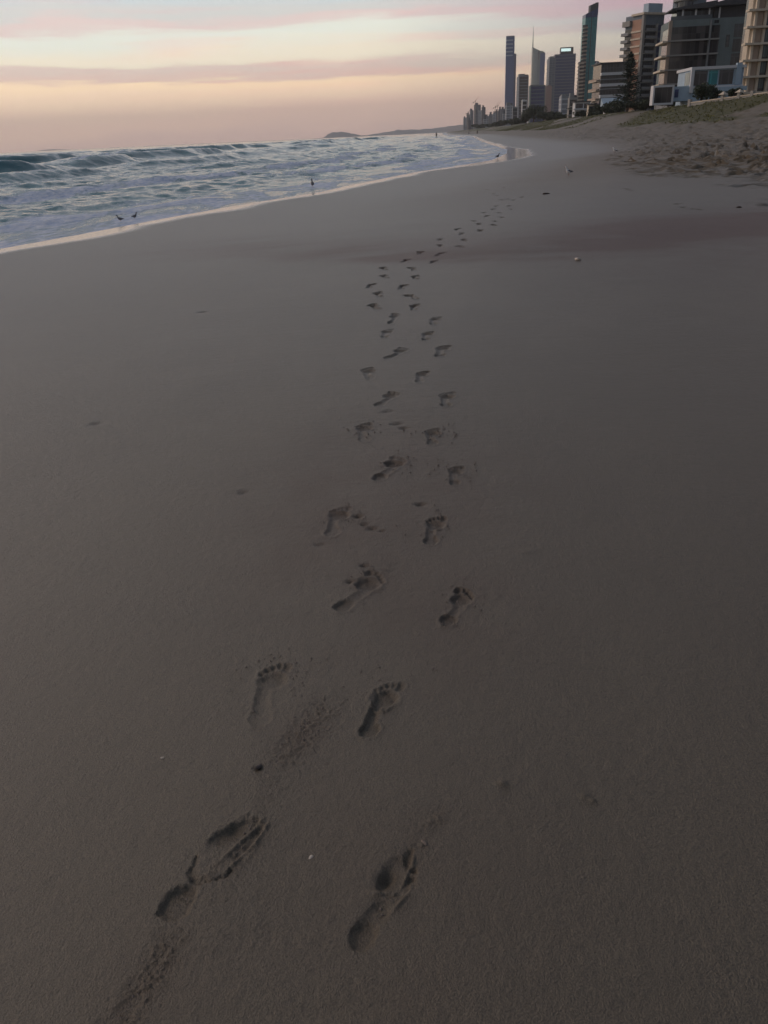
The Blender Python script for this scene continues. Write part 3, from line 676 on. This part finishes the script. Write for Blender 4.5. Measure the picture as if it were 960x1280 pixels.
# D: tall balcony tower
o, w, d, h = bld('apartment_building', 'tall tower with orange brick strip, white balconies and blue roof box, behind the tall pine', 783, 805, 831, 17, 430, -24)
body(o, w, d, h, M['bluegrey'])
dd = d
storeys(o, 'front', d, .9, w*.62, .5, h-4, 3.0, 'balcony', [M['glass'], M['concrete'], M['midgrey']], 1.6)
storeys(o, 'front', d, w*.66, w*.98, .5, h-4, 3.0, 'window', [M['navy']])
MB().box(-.5, .8, -.8, .5, 0, h-.5).build('column', M['concrete'], o)
MB().box(-.35, 0, d*.02, d*.58, 0, h-2).build('wall_panel', M['brick'], o)
storeys(o, 'left', d, d*.42, d*.97, .5, h-4, 3.0, 'slab', [None, M['cream']], .8, .3)
storeys(o, 'left', d, -.0, d*.40, .5, h-5, 3.0, 'balcony', [M['glass'], M['concrete'], M['midgrey']], 2.4)
MB().box(-1, w+.3, -1.2, d*.6, h-.4, h+.5).build('roof', M['cream'], o)
MB().box(w*.3, w*.98, 1.5, d*.4, h+.503, h+4.4).build('roof_box', M['paleblue'], o)
for k_ in (.62, .98): MB().box(w*k_-.15, w*k_+.15, -1.55, 0, .5, h-4).build('column', M['concrete'], o)
MB().box(-1.6, 2, d*.62, d+.5, h-4.2, h-2).build('roof', M['concrete'], o)
# F: low terraced block
o, w, d, h = bld('apartment_building', 'low terraced block with long white curved slabs left of the tall pine', 742, 752, 786, 80, 420, 0)
body(o, w, d, h, M['glass'])
storeys(o, 'front', d, -.3, w+.5, .5, h, 4.2, 'slab', [None, M['white']], 2.2, .75)
storeys(o, 'front', d, -.3, w+.5, 1.2, h-2.5, 4.2, 'slab', [None, M['midgrey']], 2.0)
storeys(o, 'left', d, 0, d, .5, h-3, 4.2, 'balcony', [M['glass'], M['cream'], M['tan']], 2)
MB().box(-1, w+.6, -1.6, d, h, h+.5).build('roof', M['darkgrey'], o)
o, w, d, h = bld('pavilion', 'small pale blue roofed pavilion beside the tall pine', 756, 758, 786, 122, 330, 4, cat='pavilion')
body(o, w, d, h*.6, M['white'])
MB().prism([(-1,-1),(w+1,-1),(w+1,d+1),(-1,d+1)], h*.6+.003, 0, [h*.6+.3,h*.6+.3,h,h]).build('roof', M['paleblue'], o)
MB().box(w*.2, w*.8, -.05, .1, .6, h*.45).build('window', M['glass'], o)
# G: green glass tower
o, w, d, h = bld('skyscraper', 'tall green glass tower with tan balconies down its left edge', 728, 732, 747, 22, 950, 0, cat='skyscraper')
body(o, w, d, h, M['teal'])
storeys(o, 'front', d, -2.5, w*.22, 2, h-6, 3.4, 'balcony', [M['glass'], M['tan'], M['tan']], 3)
MB().box(-3.5, w*.22, -2, d*.4, 0, h*.60).build('side_wing', M['darkgrey'], o)
e = MB().box(-6.2, 0, -5, -2.1, 0, 1.1).build('balcony', M['cream'], o); e.location.z = 2
for i in range(1, int(h*.6/3.4)): dup(e, i*3.4)
MB().box(w*.5, w*.54, -.6, 0, 0, h).build('fin', M['darkgrey'], o)
MB().box(w*.98, w*1.0+4, 2, d, 0, h*.60).build('side_wing', M['navy'], o)
MB().prism([(0,0),(w,0),(w,d),(0,d)], h+.003, 0, [h+3, h+8, h+8, h+3]).build('crown', M['navy'], o)
for x_, hh_ in ((.40,11),(.62,12),(.85,13)): MB().box(w*x_, w*x_+2.6, 2, 10, h+2, h+hh_).build('roof_fin', M['darkgrey'], o)
# I: navy tower with lit sign
o, w, d, h = bld('skyscraper', 'dark navy tower with a glowing white rooftop sign', 692, 694, 720, 68, 1700, 3, cat='skyscraper')
body(o, w, d, h, M['navy'])
e = MB().box(-.4, w+.4, -.8, -.01, 0, 1.2).build('floor_slab', M['bluegrey'], o); e.location.z = 3
for i in range(1, int(h/5)): dup(e, i*5)
MB().box(w*.27, w*.88, 3, d*.7, h+.003, h+11).build('roof_box', M['darkgrey'], o)
MB().box(w*.29, w*.75, 2.2, 2.95, h+4.5, h+9).build('sign', M['sign'], o)
o, w, d, h = bld('skyscraper', 'slim grey blue tower close against the left of the navy sign tower', 684, 687, 695, 73, 1600, 3, cat='skyscraper')
body(o, w, d, h, M['farA']); roofbox(o, 1, w*.8, 1, d*.8, h, h+3, M['midgrey'])
o, w, d, h = bld('skyscraper', 'pale pink slab tower at the foot of the spire tower', 681, 683, 690, 108, 1500, 3, cat='skyscraper')
body(o, w, d, h, M['pink']); roofbox(o, .5, w*.8, 1, d*.8, h, h+1.5, M['pink'])
# J: spire tower
P, w, d, rz, h = place(664, 665.5, 681, 66, 2900, 3)
o = empty('skyscraper', (P.x, P.y, GZ), rz); tag(o, 'silver tower with curved sloping top and a needle spire', 'skyscraper')
pts = [(0,0)]+[(w*t, -w*.22*math.sin(math.pi*t)) for t in (.2,.4,.6,.8)]+[(w,0),(w,d*.7),(0,d*.7)]
zt = [h+17, h+11, h+6.5, h+4, h+3, h, h, h+14]
MB().prism(pts, 0, 0, zt).build('wall', M['silverglass'], o)
MB().box(w*.62, w+.5, -w*.2-.5, d*.5, 0, h-3).build('side_wing', M['blueglass'], o)
MB().tube([(1,2,h+12),(1,2,h+35),(1,2,h+72)], [1.7,1.2,.35], 6).build('spire', M['bluegrey'], o)
MB().prism([(w*.1,-.5),(w*.5,-w*.22-1),(w*.5,-w*.22+3),(w*.1,3)], h-20, 0, [h+14,h+5,h+5,h+14]).build('crown', M['darkgrey'], o)
# L: tallest blue
o, w, d, h = bld('skyscraper', 'tallest blue glass tower with a slotted top, leftmost of the skyscrapers', 632.5, 633, 643.5, 46, 2500, 3, cat='skyscraper')
body(o, w, d, h, M['blueglass'])
for i in range(5): MB().box(-.3, w*.8, -.6, -.02, h-10-i*9, h-7-i*9).build('louvre', M['paleblue'], o)
MB().box(w*.9, w+6, 4, d, 0, h*.82).build('side_wing', M['navy'], o)
MB().box(.5, w-.5, .5, d-.5, h+.003, h+2).build('roof', M['bluegrey'], o)
# mid distance blocks: (name label, xl, xc, xr, yt, dist, mat, extra roof)
mid = [('grey apartment block with stepped dark top between the blue tower and the spire tower',646,649,661,95,1500,'farA',1),
 ('wide grey green block standing in front of the spire tower foot',661,663,682,107,1300,'grey',0),
 ('narrow white slab block beside the stepped grey block',652,653,659,125,1000,'white',0),
 ('pale low block at the foot of the tallest blue tower',632,633,641,131,1300,'farB',1),
 ('grey low block right of the pale block under the blue tower',640,641,647,134,1250,'farA',0),
 ('small cream block with window rows below the navy sign tower',699,702,712,120,700,'farB',0),
 ('grey stepped block between the small cream block and the green tower',710,712,722,122,640,'concrete',1),
 ('pale grey slim block behind the right side of the green tower',744,746,751,78,900,'farA',0)]
for i, (lb, xl, xc, xr, yt, dist, mt, ex) in enumerate(mid):
    o, w, d, h = bld('apartment_building', lb, xl, xc, xr, yt, dist, 3)
    body(o, w, d, h, M[mt])
    if mt in ('grey', 'concrete', 'white', 'farA'): storeys(o, 'front', d, w*.06, w*.94, 1, h-1, 4.5, 'window', [M['glass' if mt != 'grey' else 'navy']])
    roofbox(o, .4, w*.6, .6, d*.6, h, h+(3 if ex else 1), M['midgrey'])
    if ex: roofbox(o, w*.65, w*.95, .6, d*.6, h, h+1.6, M['darkgrey'], 'roof_box')
# H: low terraced houses under the green tower
for lb, xl, xc, xr, yt, dist, mt in [('pale stepped beach house with layered terraces below the green tower',716,719,737,128,400,'white'),
  ('cream beach house with dark openings right of the stepped beach house',734,736,747,131,360,'cream'),
  ('small grey beach house half hidden by trees below the cream block',709,711,720,136,420,'concrete'),
  ('dark flat roofed beach house between the terraced block and the green tower',738,740,752,124,480,'midgrey')]:
    o, w, d, h = bld('house', lb, xl, xc, xr, yt, dist, 3, cat='house')
    body(o, w, d, h, M[mt]); n = max(1, int(h/3.1))
    for i in range(n):
        zb_ = h-3.0-i*3.1
        if zb_ < 0: break
        MB().box(w*.05+i*.3, w*.55, -.06, .2, zb_+.6, zb_+2.4).build('window', M['glass'], o)
        MB().box(w*.62, w*.93, -.06, .2, zb_+.4, zb_+2.4).build('window', M['curtain'], o)
        MB().box(-.8, w+.4, -1.6+.4*i, -.07, zb_-.15, zb_+.35).build('balcony_slab', M[mt], o)
    roofbox(o, -.5, w+.5, -.8, d, h, h+.35, M['darkgrey'])
# far cluster
far = [(579,583,147,'farB'),(583,588,143,'farA'),(587,590,139,'farB'),(588,592,138,'farA'),(592.5,601,131,'farC'),(598,602,138,'farB'),(602,607,134,'farC'),(594,598,141,'farA'),(606,612,145,'farA'),(611,617,143,'farA'),(616,620,141,'farB'),(619,624,139,'farC'),(623,628,137,'farC'),(626,632,136,'farA'),(628,634,142,'farB'),(634,640,140,'farA'),(585,589,150,'farC'),(604,610,149,'farB')]
descr = ['smallest pale block at the far seaward end of the skyline','grey block second from the seaward end of the skyline','pale slim block left of the dark stepped tower in the far skyline','grey slim block touching the left side of the dark stepped tower','dark broad tower under construction, highest of the far cluster','pale slab in front of the right half of the dark broad tower','dark shoulder block on the right of the far broad tower','grey slab in front of the left half of the dark broad tower','wide low grey block right of the far cluster','grey block right of the wide low grey block in the far skyline','pale narrow block in the middle of the far low row','dark block left of the tallest pair in the far low row','dark block with a flat top in the far low row','grey block nearest the tallest blue tower in the far row','pale block low in front of the grey block beside the blue tower','grey block at the lower left foot of the tallest blue tower','small dark block at beach level under the far seaward end','pale low block at beach level below the far cluster']
for i, (x0, x1, yt, mt) in enumerate(far):
    dist = 2600+140*((i*5)%7)-60*i
    o, w, d, h = bld('apartment_building', descr[i], x0, x0+.25, x1, yt, dist, 4)
    body(o, w, min(d, 60), h, M[mt]); roofbox(o, w*.15, w*.6, 2, min(d, 60)*.6, h, h+3+(i*7)%5, M['farC'])
for lb, px_, py_, yt, dist in [('pale tower crane standing on the broad dark far tower',594,131,125,2300),('tower crane leaning over the far low row of blocks',619,141,132,2300),('tower crane at the seaward end of the far cluster',585,143,139,2350),('second tower crane of the far low row, beside the darker blocks',622,139,131,2400)]:
    r = ray(px_, yt); k = dist/r.y; p = CAM+r*k
    o = empty('tower_crane', (p.x, p.y, GZ)); tag(o, lb, 'crane', 'cranes on the far skyline')
    hh_ = p.z-GZ; MB().tube([(0,0,0),(0,0,hh_)], [.6,.5], 4).build('mast', M['tan'], o)
    MB().tube([(-5,0,hh_-5),(0,0,hh_-4),(9,0,hh_+9)], [.4,.5,.25], 4).build('jib', M['tan'], o)
    MB().box(-6,-4,-1,1,hh_-7,hh_-5).build('counterweight', M['concrete'], o)
# ------------------------------------------------------------------ vegetation
def leafcrown(mb, c, rad, n, size, rs, clumps=9):
    cl = [(rs.uniform(-.6,.6), rs.uniform(-.6,.6), rs.uniform(-.45,.6), rs.uniform(.35,.6)) for _ in range(clumps)]
    for _ in range(n):
        k = rs.choice(cl); v = Vector((rs.gauss(0,1), rs.gauss(0,1), rs.gauss(0,1))).normalized()*(rs.random()**.4)*k[3]
        p = Vector((c[0]+(k[0]+v.x)*rad[0], c[1]+(k[1]+v.y)*rad[1], c[2]+(k[2]+v.z)*rad[2]))
        a = Vector((rs.gauss(0,1), rs.gauss(0,1), rs.gauss(0,1))).normalized()*size*rs.uniform(.6,1.3); b2 = a.orthogonal().normalized()*size*rs.uniform(.5,1)
        mb.quad(tuple(p-a-b2), tuple(p+a-b2), tuple(p+a+b2), tuple(p-a+b2))
def tree(lb, px_, ytop, dist, wpx, seed, cat='tree', name='beach_tree', low=0.0, group='dark trees along the dune'):
    rs = random.Random(seed); r = ray(px_, ytop); p = CAM+r*(dist/r.y); g = float(base_z(p.x, p.y))-.1
    h = max(1.5, p.z-g); rad = wpx/2/1105*dist
    o = empty(name, (p.x, p.y, g)); tag(o, lb, cat, group)
    mb = MB().tube([(0,0,0),(rad*.06,0,h*.35),(-rad*.05,0,h*.7)], [h*.05,h*.035,h*.015], 7)
    for _ in range(5):
        a = rs.uniform(0,6.28); mb.tube([(0,0,h*.3),(math.cos(a)*rad*.4,math.sin(a)*rad*.4,h*.6),(math.cos(a)*rad*.65,math.sin(a)*rad*.65,h*.72)], [h*.022,h*.014,h*.006], 5)
    mb.build('trunk', M['bark'], o)
    cb = MB(); leafcrown(cb, (0,0,h*.56), (rad*1.05, rad*.9, h*.46), 1500, max(.12, dist/1000*.65), rs); cb.build('crown', M['leaf'], o)
trees = [('broad dark tree left of the cream block, tallest of the tree belt',667,134,640,22,'t'),('dark tree at the left end of the tree belt',657,142,680,10,'t'),('dark round tree in the tree belt under the pink slab tower',680,139,620,16,'t'),('dark tree under the navy sign tower',692,141,600,14,'t'),('low dark tree at the foot of the small cream block',704,143,560,14,'t'),
 ('dark bushy tree behind the grassy dune below the green tower',727,139,400,13,'t'),('large dark tree left of the pavilion',752,126,360,18,'t'),('dark bushy tree right under the terraced block',763,130,320,16,'t'),('dark tree beside the pavilion and the pine trunk',775,126,300,14,'t'),('low dark shrub at the foot of the tall pine',795,130,250,16,'s'),('low dark shrub between the pine and the wide grey building',808,126,245,16,'s'),('dark shrub left of the boxy white window of the modern house',836,121,190,22,'s'),('dark bushy tree in front of the modern house',879,104,155,18,'t'),('low dark shrub beside the tree in front of the modern house',893,108,157,16,'s'),('small dark tree right of the modern house by the wall',921,112,158,12,'s'),
 ('small dark shrub on the beach edge of the far row',640,151,900,12,'s'),('dark shrub clump under the low pale blocks',628,152,1100,12,'s'),('dark shrub clump below the far low row of blocks',615,155,1300,14,'s'),('dark scrub at the far seaward end of the beach',600,157,1500,14,'s'),('dark shrub on the dune left of the broad dark tree',648,149,800,10,'s'),('dark shrub on the dune below the stepped beach house',716,144,430,12,'s'),('dark shrub above the grassy dune near the cream beach house',741,138,350,12,'s')]
for i, (lb, x_, yt, dist, wp, k) in enumerate(trees):
    tree(lb, x_, yt-1.5, dist, wp*1.45, 100+i, 'tree' if k == 't' else 'shrub', 'beach_tree' if k == 't' else 'shrub')
# norfolk pine
rs = random.Random(5); r = ray(789.5, 64); dist = 228; p = CAM+r*(dist/r.y); g = float(base_z(p.x, p.y))-.1; h = p.z-g
o = empty('norfolk_pine', (p.x, p.y, g)); tag(o, 'tall dark layered pine standing before the brick striped tower', 'pine tree')
MB().tube([(0,0,0),(0,0,h*.5),(0,0,h)], [.32,.2,.04], 8).build('trunk', M['bark'], o)
mb = MB()
nt_ = 26
for i in range(nt_):
    q = i/(nt_-1); z = h*(.10+.88*q); L = (1-q)**.75*3.8+.25; L *= rs.uniform(.8,1.1)
    for j in range(7):
        a = rs.uniform(0, 6.28)
        for k in range(13):
            f_ = (k+1)/13; x_, y_, z_ = math.cos(a)*L*f_, math.sin(a)*L*f_, z+.25*f_*L-.05+rs.uniform(-.12,.12)
            s_ = .14+.10*(1-f_); u = Vector((rs.gauss(0,1), rs.gauss(0,1), rs.gauss(0,.5))).normalized()*s_; v_ = u.orthogonal().normalized()*s_
            P_ = Vector((x_+rs.uniform(-.1,.1), y_+rs.uniform(-.1,.1), z_)); mb.quad(tuple(P_-u-v_), tuple(P_+u-v_), tuple(P_+u+v_), tuple(P_-u+v_))
mb.build('crown', M['leafblue'], o)
# dune grass
gm = MB(); rs = random.Random(9); cnt = 0
Xc = rng.uniform(20, 170, 60000); Yc = rng.uniform(70, 480, 60000)
wq = Xc*math.cos(CA)-Yc*math.sin(CA); azq = np.degrees(np.arctan2(Xc, Yc))
ok = (wq > 29) & (wq < 66) & (azq < 28); Xc = Xc[ok]; Yc = Yc[ok]
Zc, at = sand_fun(Xc, Yc); ok = at['grass'] > .3; Xc = Xc[ok][:20000]; Yc = Yc[ok][:20000]; Zc = Zc[ok][:20000]
for x_, y_, z_ in zip(Xc, Yc, Zc):
    for _ in range(3):
        a = rs.uniform(0,6.28); dx, dy = math.cos(a)*.10, math.sin(a)*.10; lx, ly = rs.uniform(-.18,.18), rs.uniform(-.18,.18); hh_ = rs.uniform(.06,.18)
        gm.quad((x_-dx,y_-dy,z_-.03),(x_+dx,y_+dy,z_-.03),(x_+dx*.2+lx,y_+dy*.2+ly,z_+hh_),(x_-dx*.2+lx,y_-dy*.2+ly,z_+hh_))
M['grass'] = simple('dune_grass_blades', (.17,.17,.07), .9, .3, .3)
go = gm.build('dune_grass', M['grass']); tag(go, 'short green and straw coloured grass covering the dunes', 'grass', kind='stuff')
# boundary wall on the dune
def at_px(px_, py_, dist): r = ray(px_, py_); return CAM+r*(dist/r.y)
wa, wb_ = at_px(861, 130.5, 150), at_px(975, 115.5, 134)
print('WALL', wa, float(base_z(wa.x,wa.y)), wb_, float(base_z(wb_.x,wb_.y)))
o = empty('boundary_wall', (wa.x, wa.y, wa.z)); tag(o, 'low pale wall with capped posts along the top of the dune', 'wall')
dv = wb_-wa; L = math.hypot(dv.x, dv.y); o.rotation_euler = (0,0,math.atan2(dv.y, dv.x)); sl = dv.z/L
def wseg(x0, x1, y0, y1, z0, z1): 
    mb = MB().box(x0,x1,y0,y1,z0,z1); mb.v = [(x,y,z+x*sl) for x,y,z in mb.v]; return mb
wseg(0, L, -.12, .12, -3, .15).build('wall_panel', M['concrete'], o)
wseg(-.1, L, -.2, .2, .153, .3).build('coping', M['cream'], o)
for i, x_ in enumerate((0.2, L*.40, L*.58, L*.72, L*.9)):
    ps = MB().box(x_-.25, x_+.25, -.26, .26, -2+x_*sl, .75+x_*sl).build('post', M['concrete'], o)
    if i in (1, 2):
        zt_ = .753+x_*sl; mb = MB(); k = .55; mb.v = [(x_-k,-k,zt_),(x_+k,-k,zt_),(x_+k,k,zt_),(x_-k,k,zt_),(x_,0,zt_+.5)]; mb.f = [(3,2,1,0),(0,1,4),(1,2,4),(2,3,4),(3,0,4)]; mb.build('cap', M['cream'], ps)
wa, wb_ = at_px(819, 132, 215), at_px(864, 126.5, 200)
o = empty('garden_wall', (wa.x, wa.y, wa.z)); tag(o, 'grey garden wall below the wide grey building, left of the capped wall', 'wall')
dv = wb_-wa; L = math.hypot(dv.x, dv.y); o.rotation_euler = (0,0,math.atan2(dv.y, dv.x)); sl = dv.z/L
wseg(0, L, -.12, .12, -3, .1).build('wall_panel', M['midgrey'], o); wseg(-.1, L, -.2, .2, .103, .25).build('coping', M['concrete'], o)
for x_ in (.3, L*.5, L-.2): MB().box(x_-.2,x_+.2,-.22,.22,-2+x_*sl,.5+x_*sl).build('post', M['concrete'], o)
# ------------------------------------------------------------------ birds
def gull(lb, px_, py_, heading, scale, body_m, wing_m, group='gulls on the sand', z=None, spread=False):
    p = ground_at(px_, py_); 
    if z is not None: p = hit_plane(px_, py_, z)
    o = empty('seagull', (p.x, p.y, p.z), heading); o.scale = (scale*.8, scale*.9, scale*1.1); tag(o, lb, 'gull', group)
    mb = MB().tube([(-.20,0,.17),(-.15,0,.175),(-.08,0,.175),(0,0,.18),(.07,0,.20),(.105,0,.235),(.12,0,.275),(.135,0,.31),(.165,0,.325),(.19,0,.318),(.205,0,.312)],
                   [(.012,.008),(.035,.02),(.055,.048),(.068,.062),(.060,.056),(.042,.042),(.030,.030),(.030,.030),(.034,.034),(.022,.022),(.008,.008)], 10)
    mb.build('body', body_m, o, True)
    MB().tube([(.20,0,.313),(.235,0,.306),(.25,0,.298)], [.009,.006,.002], 6).build('beak', M['beak'], o, True)
    for s_ in (-1, 1):
        if spread:
            MB().tube([(.03,s_*.04,.21),(.0,s_*.2,.30),(-.06,s_*.42,.27)], [(.06,.012),(.05,.009),(.01,.003)], 8).build('wing', wing_m, o, True)
        else:
            MB().tube([(.07,s_*.045,.215),(.0,s_*.062,.205),(-.12,s_*.042,.18),(-.25,s_*.012,.165)], [(.014,.018),(.014,.032),(.012,.026),(.003,.005)], 8).build('wing', wing_m, o, True)
        MB().tube([(.0,s_*.025,.13),(-.005,s_*.025,.06),(.0,s_*.025,.005),(.035,s_*.028,.002)], [.007,.005,.005,.006], 6).build('leg', M['beak'], o, True)
        MB().ellipsoids((.172,s_*.028,.333), (.005,.004,.005), 6, 4).build('eye', M['hair'], o)
gull('white breasted gull with dark wings, the nearest gull on the dry sand', 710.5, 221.5, R(200), .8, M['feather_white'], M['feather_grey'])
gull('pale gull standing farther up the beach, right of the nearest gull', 768.5, 192.5, R(150), .85, M['feather_white'], M['feather_grey'])
gull('dark wading gull at the foam edge in the middle of the waterline', 391, 236.5, R(100), .95, M['feather_dark'], M['feather_dark'], 'gulls at the waterline')
gull('dark gull bending at the waterline, left of a pair', 151, 279, R(200), .52, M['feather_dark'], M['feather_dark'], 'gulls at the waterline')
gull('dark gull at the waterline, right of a pair', 169, 275.5, R(-15), .52, M['feather_dark'], M['feather_dark'], 'gulls at the waterline')
gull('small dark gull on the wet sand by the far bright pool', 622, 199, R(20), .9, M['feather_dark'], M['feather_grey'], 'gulls on the sand')
# ------------------------------------------------------------------ people
def person(lb, px_, py_, heading, top, legm, light=False, z=None):
    p = ground_at(px_, py_) if z is None else hit_plane(px_, py_, z)
    o = empty('person', tuple(p), heading); tag(o, lb, 'person')
    vs = [(0,0,.95),(0,0,1.15),(0,0,1.38),(0,0,1.50),(0,.01,1.62),(0,0,1.74),
          (-.10,0,.90),(-.12,.06,.50),(-.12,-.02,.08),(-.12,.12,.03), (.10,0,.90),(.12,-.10,.50),(.12,-.22,.10),(.12,-.08,.03),
          (-.20,0,1.40),(-.25,-.05,1.12),(-.25,.05,.88),(-.25,.08,.80),(.20,0,1.40),(.25,.06,1.12),(.25,.14,.90),(.25,.17,.82)]
    es = [(0,1),(1,2),(2,3),(3,4),(4,5),(0,6),(6,7),(7,8),(8,9),(0,10),(10,11),(11,12),(12,13),(2,14),(14,15),(15,16),(16,17),(2,18),(18,19),(19,20),(20,21)]
    rad = [.13,.12,.14,.055,.095,.08,.085,.06,.04,.035,.085,.06,.04,.035,.055,.042,.032,.03,.055,.042,.032,.03]
    me = bpy.data.meshes.new('body'); me.from_pydata(vs, es, []); me.update()
    b_ = link_mesh('body', me, M['skin'], o); md = b_.modifiers.new('skin', 'SKIN'); md.use_smooth_shade = True
    for i, sv in enumerate(me.skin_vertices[0].data): sv.radius = (rad[i], rad[i]); sv.use_root = (i == 0)
    b_.modifiers.new('sub', 'SUBSURF').render_levels = 2
    MB().tube([(0,0,.90),(0,0,1.1),(0,0,1.38),(0,0,1.47)], [(.17,.14),(.16,.135),(.20,.15),(.09,.08)], 14).build('shirt', top, o, True)
    for s_, k1, k2 in ((-1,.06,-.02),(1,-.10,-.2)):
        MB().tube([(s_*.09,0,.95),(s_*.12,k1,.52),(s_*.12,k2,.15)], [.115,.085,.065], 10).build('trouser_leg', legm, o, True)
    MB().ellipsoids((0,-.015,1.70),(.105,.11,.105),12,8).build('hair', M['hair'], o, True)
    return o
person('dark clothed person standing at the edge of the far surf', 545.5, 172.6, R(20), M['cloth_dark'], M['cloth_dark'], z=ZW+.05)
person('person in a white top walking on the far beach below the skyline', 586, 168.3, R(160), M['cloth_white'], M['cloth_dark'])
person('dark clothed person far up the beach, right of the white topped walker', 596.5, 167.3, R(180), M['cloth_dark'], M['cloth_dark'])
# ------------------------------------------------------------------ shells, crumbs
def shard(name, lb, cat, px_, py_, size, mat, seed, flat=.35, group=None):
    rs = random.Random(seed); p = ground_at(px_, py_); mb = MB().ellipsoids((0,0,0),(size,size*.6,size*flat),9,6)
    mb.v = [(x*(1+.25*math.sin(3*x/size+seed)), y*(1+.2*math.cos(2*y/size+seed)), z+.2*size*(x/size)**2+rs.uniform(-.04,.04)*size) for x,y,z in mb.v]
    o = mb.build(name, mat, None, True); o.location = (p.x, p.y, p.z+size*flat*.6); o.rotation_euler = (rs.uniform(-.3,.3), rs.uniform(-.3,.3), rs.uniform(0,6)); tag(o, lb, cat, group)
shard('shell', 'small pale shell on the sand between the two nearest footprints', 'shell', 389, 1073, .008, M['shell'], 1)
shard('shell', 'tiny white shell on the sand left of the bare foot trail', 'shell', 203, 948, .006, M['shell'], 2)
shard('sand_lump', 'elongated sand lump just beyond the toes of the nearest right footprint', 'sand lump', 531, 1056, .010, simple('sand_lump', (.22,.18,.15), .9, .3, 200, bump=.002), 3, .5)
shard('shell', 'small pale shell half buried at the bottom centre right', 'shell', 572, 1212, .003, M['shell'], 4)
shard('pebble', 'small dark pebble left of the foot trail in the middle of the beach', 'pebble', 323, 960, .010, M['darkshell'], 5, .5)
shard('seaweed_clump', 'dark seaweed clump with pale edge left of the nearest gull', 'seaweed', 682.5, 244.5, .09, M['weed'], 6, .4)
shard('shell', 'pale shell on the reddish sand band at the right', 'shell', 722, 325.5, .05, M['shell'], 7)
shard('driftwood_piece', 'small dark driftwood piece on the reddish band at the right edge', 'driftwood', 924, 262, .09, M['weed'], 8, .3)
shard('seaweed_clump', 'dark seaweed clump on the trampled sand right of the far gull', 'seaweed', 797, 191, .13, M['weed'], 9, .3)
# crumbs of sand
rs = random.Random(21); cm_ = MB()
def crumb(x_, y_, s_):
    z_ = float(base_z(x_, y_)); b0 = len(cm_.v)
    for v in ((1,0,0),(-1,0,0),(0,1,0),(0,-1,0),(0,0,1),(0,0,-1)): cm_.v.append((x_+v[0]*s_*rs.uniform(.6,1.3), y_+v[1]*s_*rs.uniform(.6,1.3), z_+s_*.35+v[2]*s_*rs.uniform(.5,.9)))
    for f_ in ((0,2,4),(2,1,4),(1,3,4),(3,0,4),(2,0,5),(1,2,5),(3,1,5),(0,3,5)): cm_.f.append(tuple(b0+i for i in f_))
for a, b2, w_, s_ in rough_lines:
    for _ in range(int(420*s_)):
        t = rs.random(); crumb(a.x+(b2.x-a.x)*t+rs.gauss(0, w_*.7), a.y+(b2.y-a.y)*t+rs.gauss(0, w_*.7), rs.uniform(.001,.0045)*rs.uniform(.5,1))
for i, (a, b2, side, dep, o_) in enumerate(prints[:12]):
    for _ in range(60 if i < 4 else 30):
        ang = rs.uniform(0,6.28); c_ = a.lerp(b2, .55+.35*rs.random()); q = rs.gauss(.09,.035); crumb(c_.x+math.cos(ang)*q, c_.y+math.sin(ang)*q, rs.uniform(.001,.0034)*(1+.08*i))
for _ in range(2600):
    rr_ = .8+2.6*rs.random()**1.3; a_ = rs.uniform(-.75,.75); crumb(rr_*math.sin(a_), rr_*math.cos(a_), rs.uniform(.0005,.0014))
co = cm_.build('sand_crumbs', simple('sand_crumb', (.19,.16,.14), .9, .45, 150)); tag(co, 'crumbs and grains of sand scattered round the footprints', 'sand crumbs', kind='stuff')
# ------------------------------------------------------------------ render
S.view_settings.view_transform = 'Standard'; S.view_settings.look = 'None'; S.view_settings.exposure = 0; S.view_settings.gamma = 1
S.render.engine = 'CYCLES'
S.cycles.volume_bounces = 1; S.cycles.max_bounces = 6
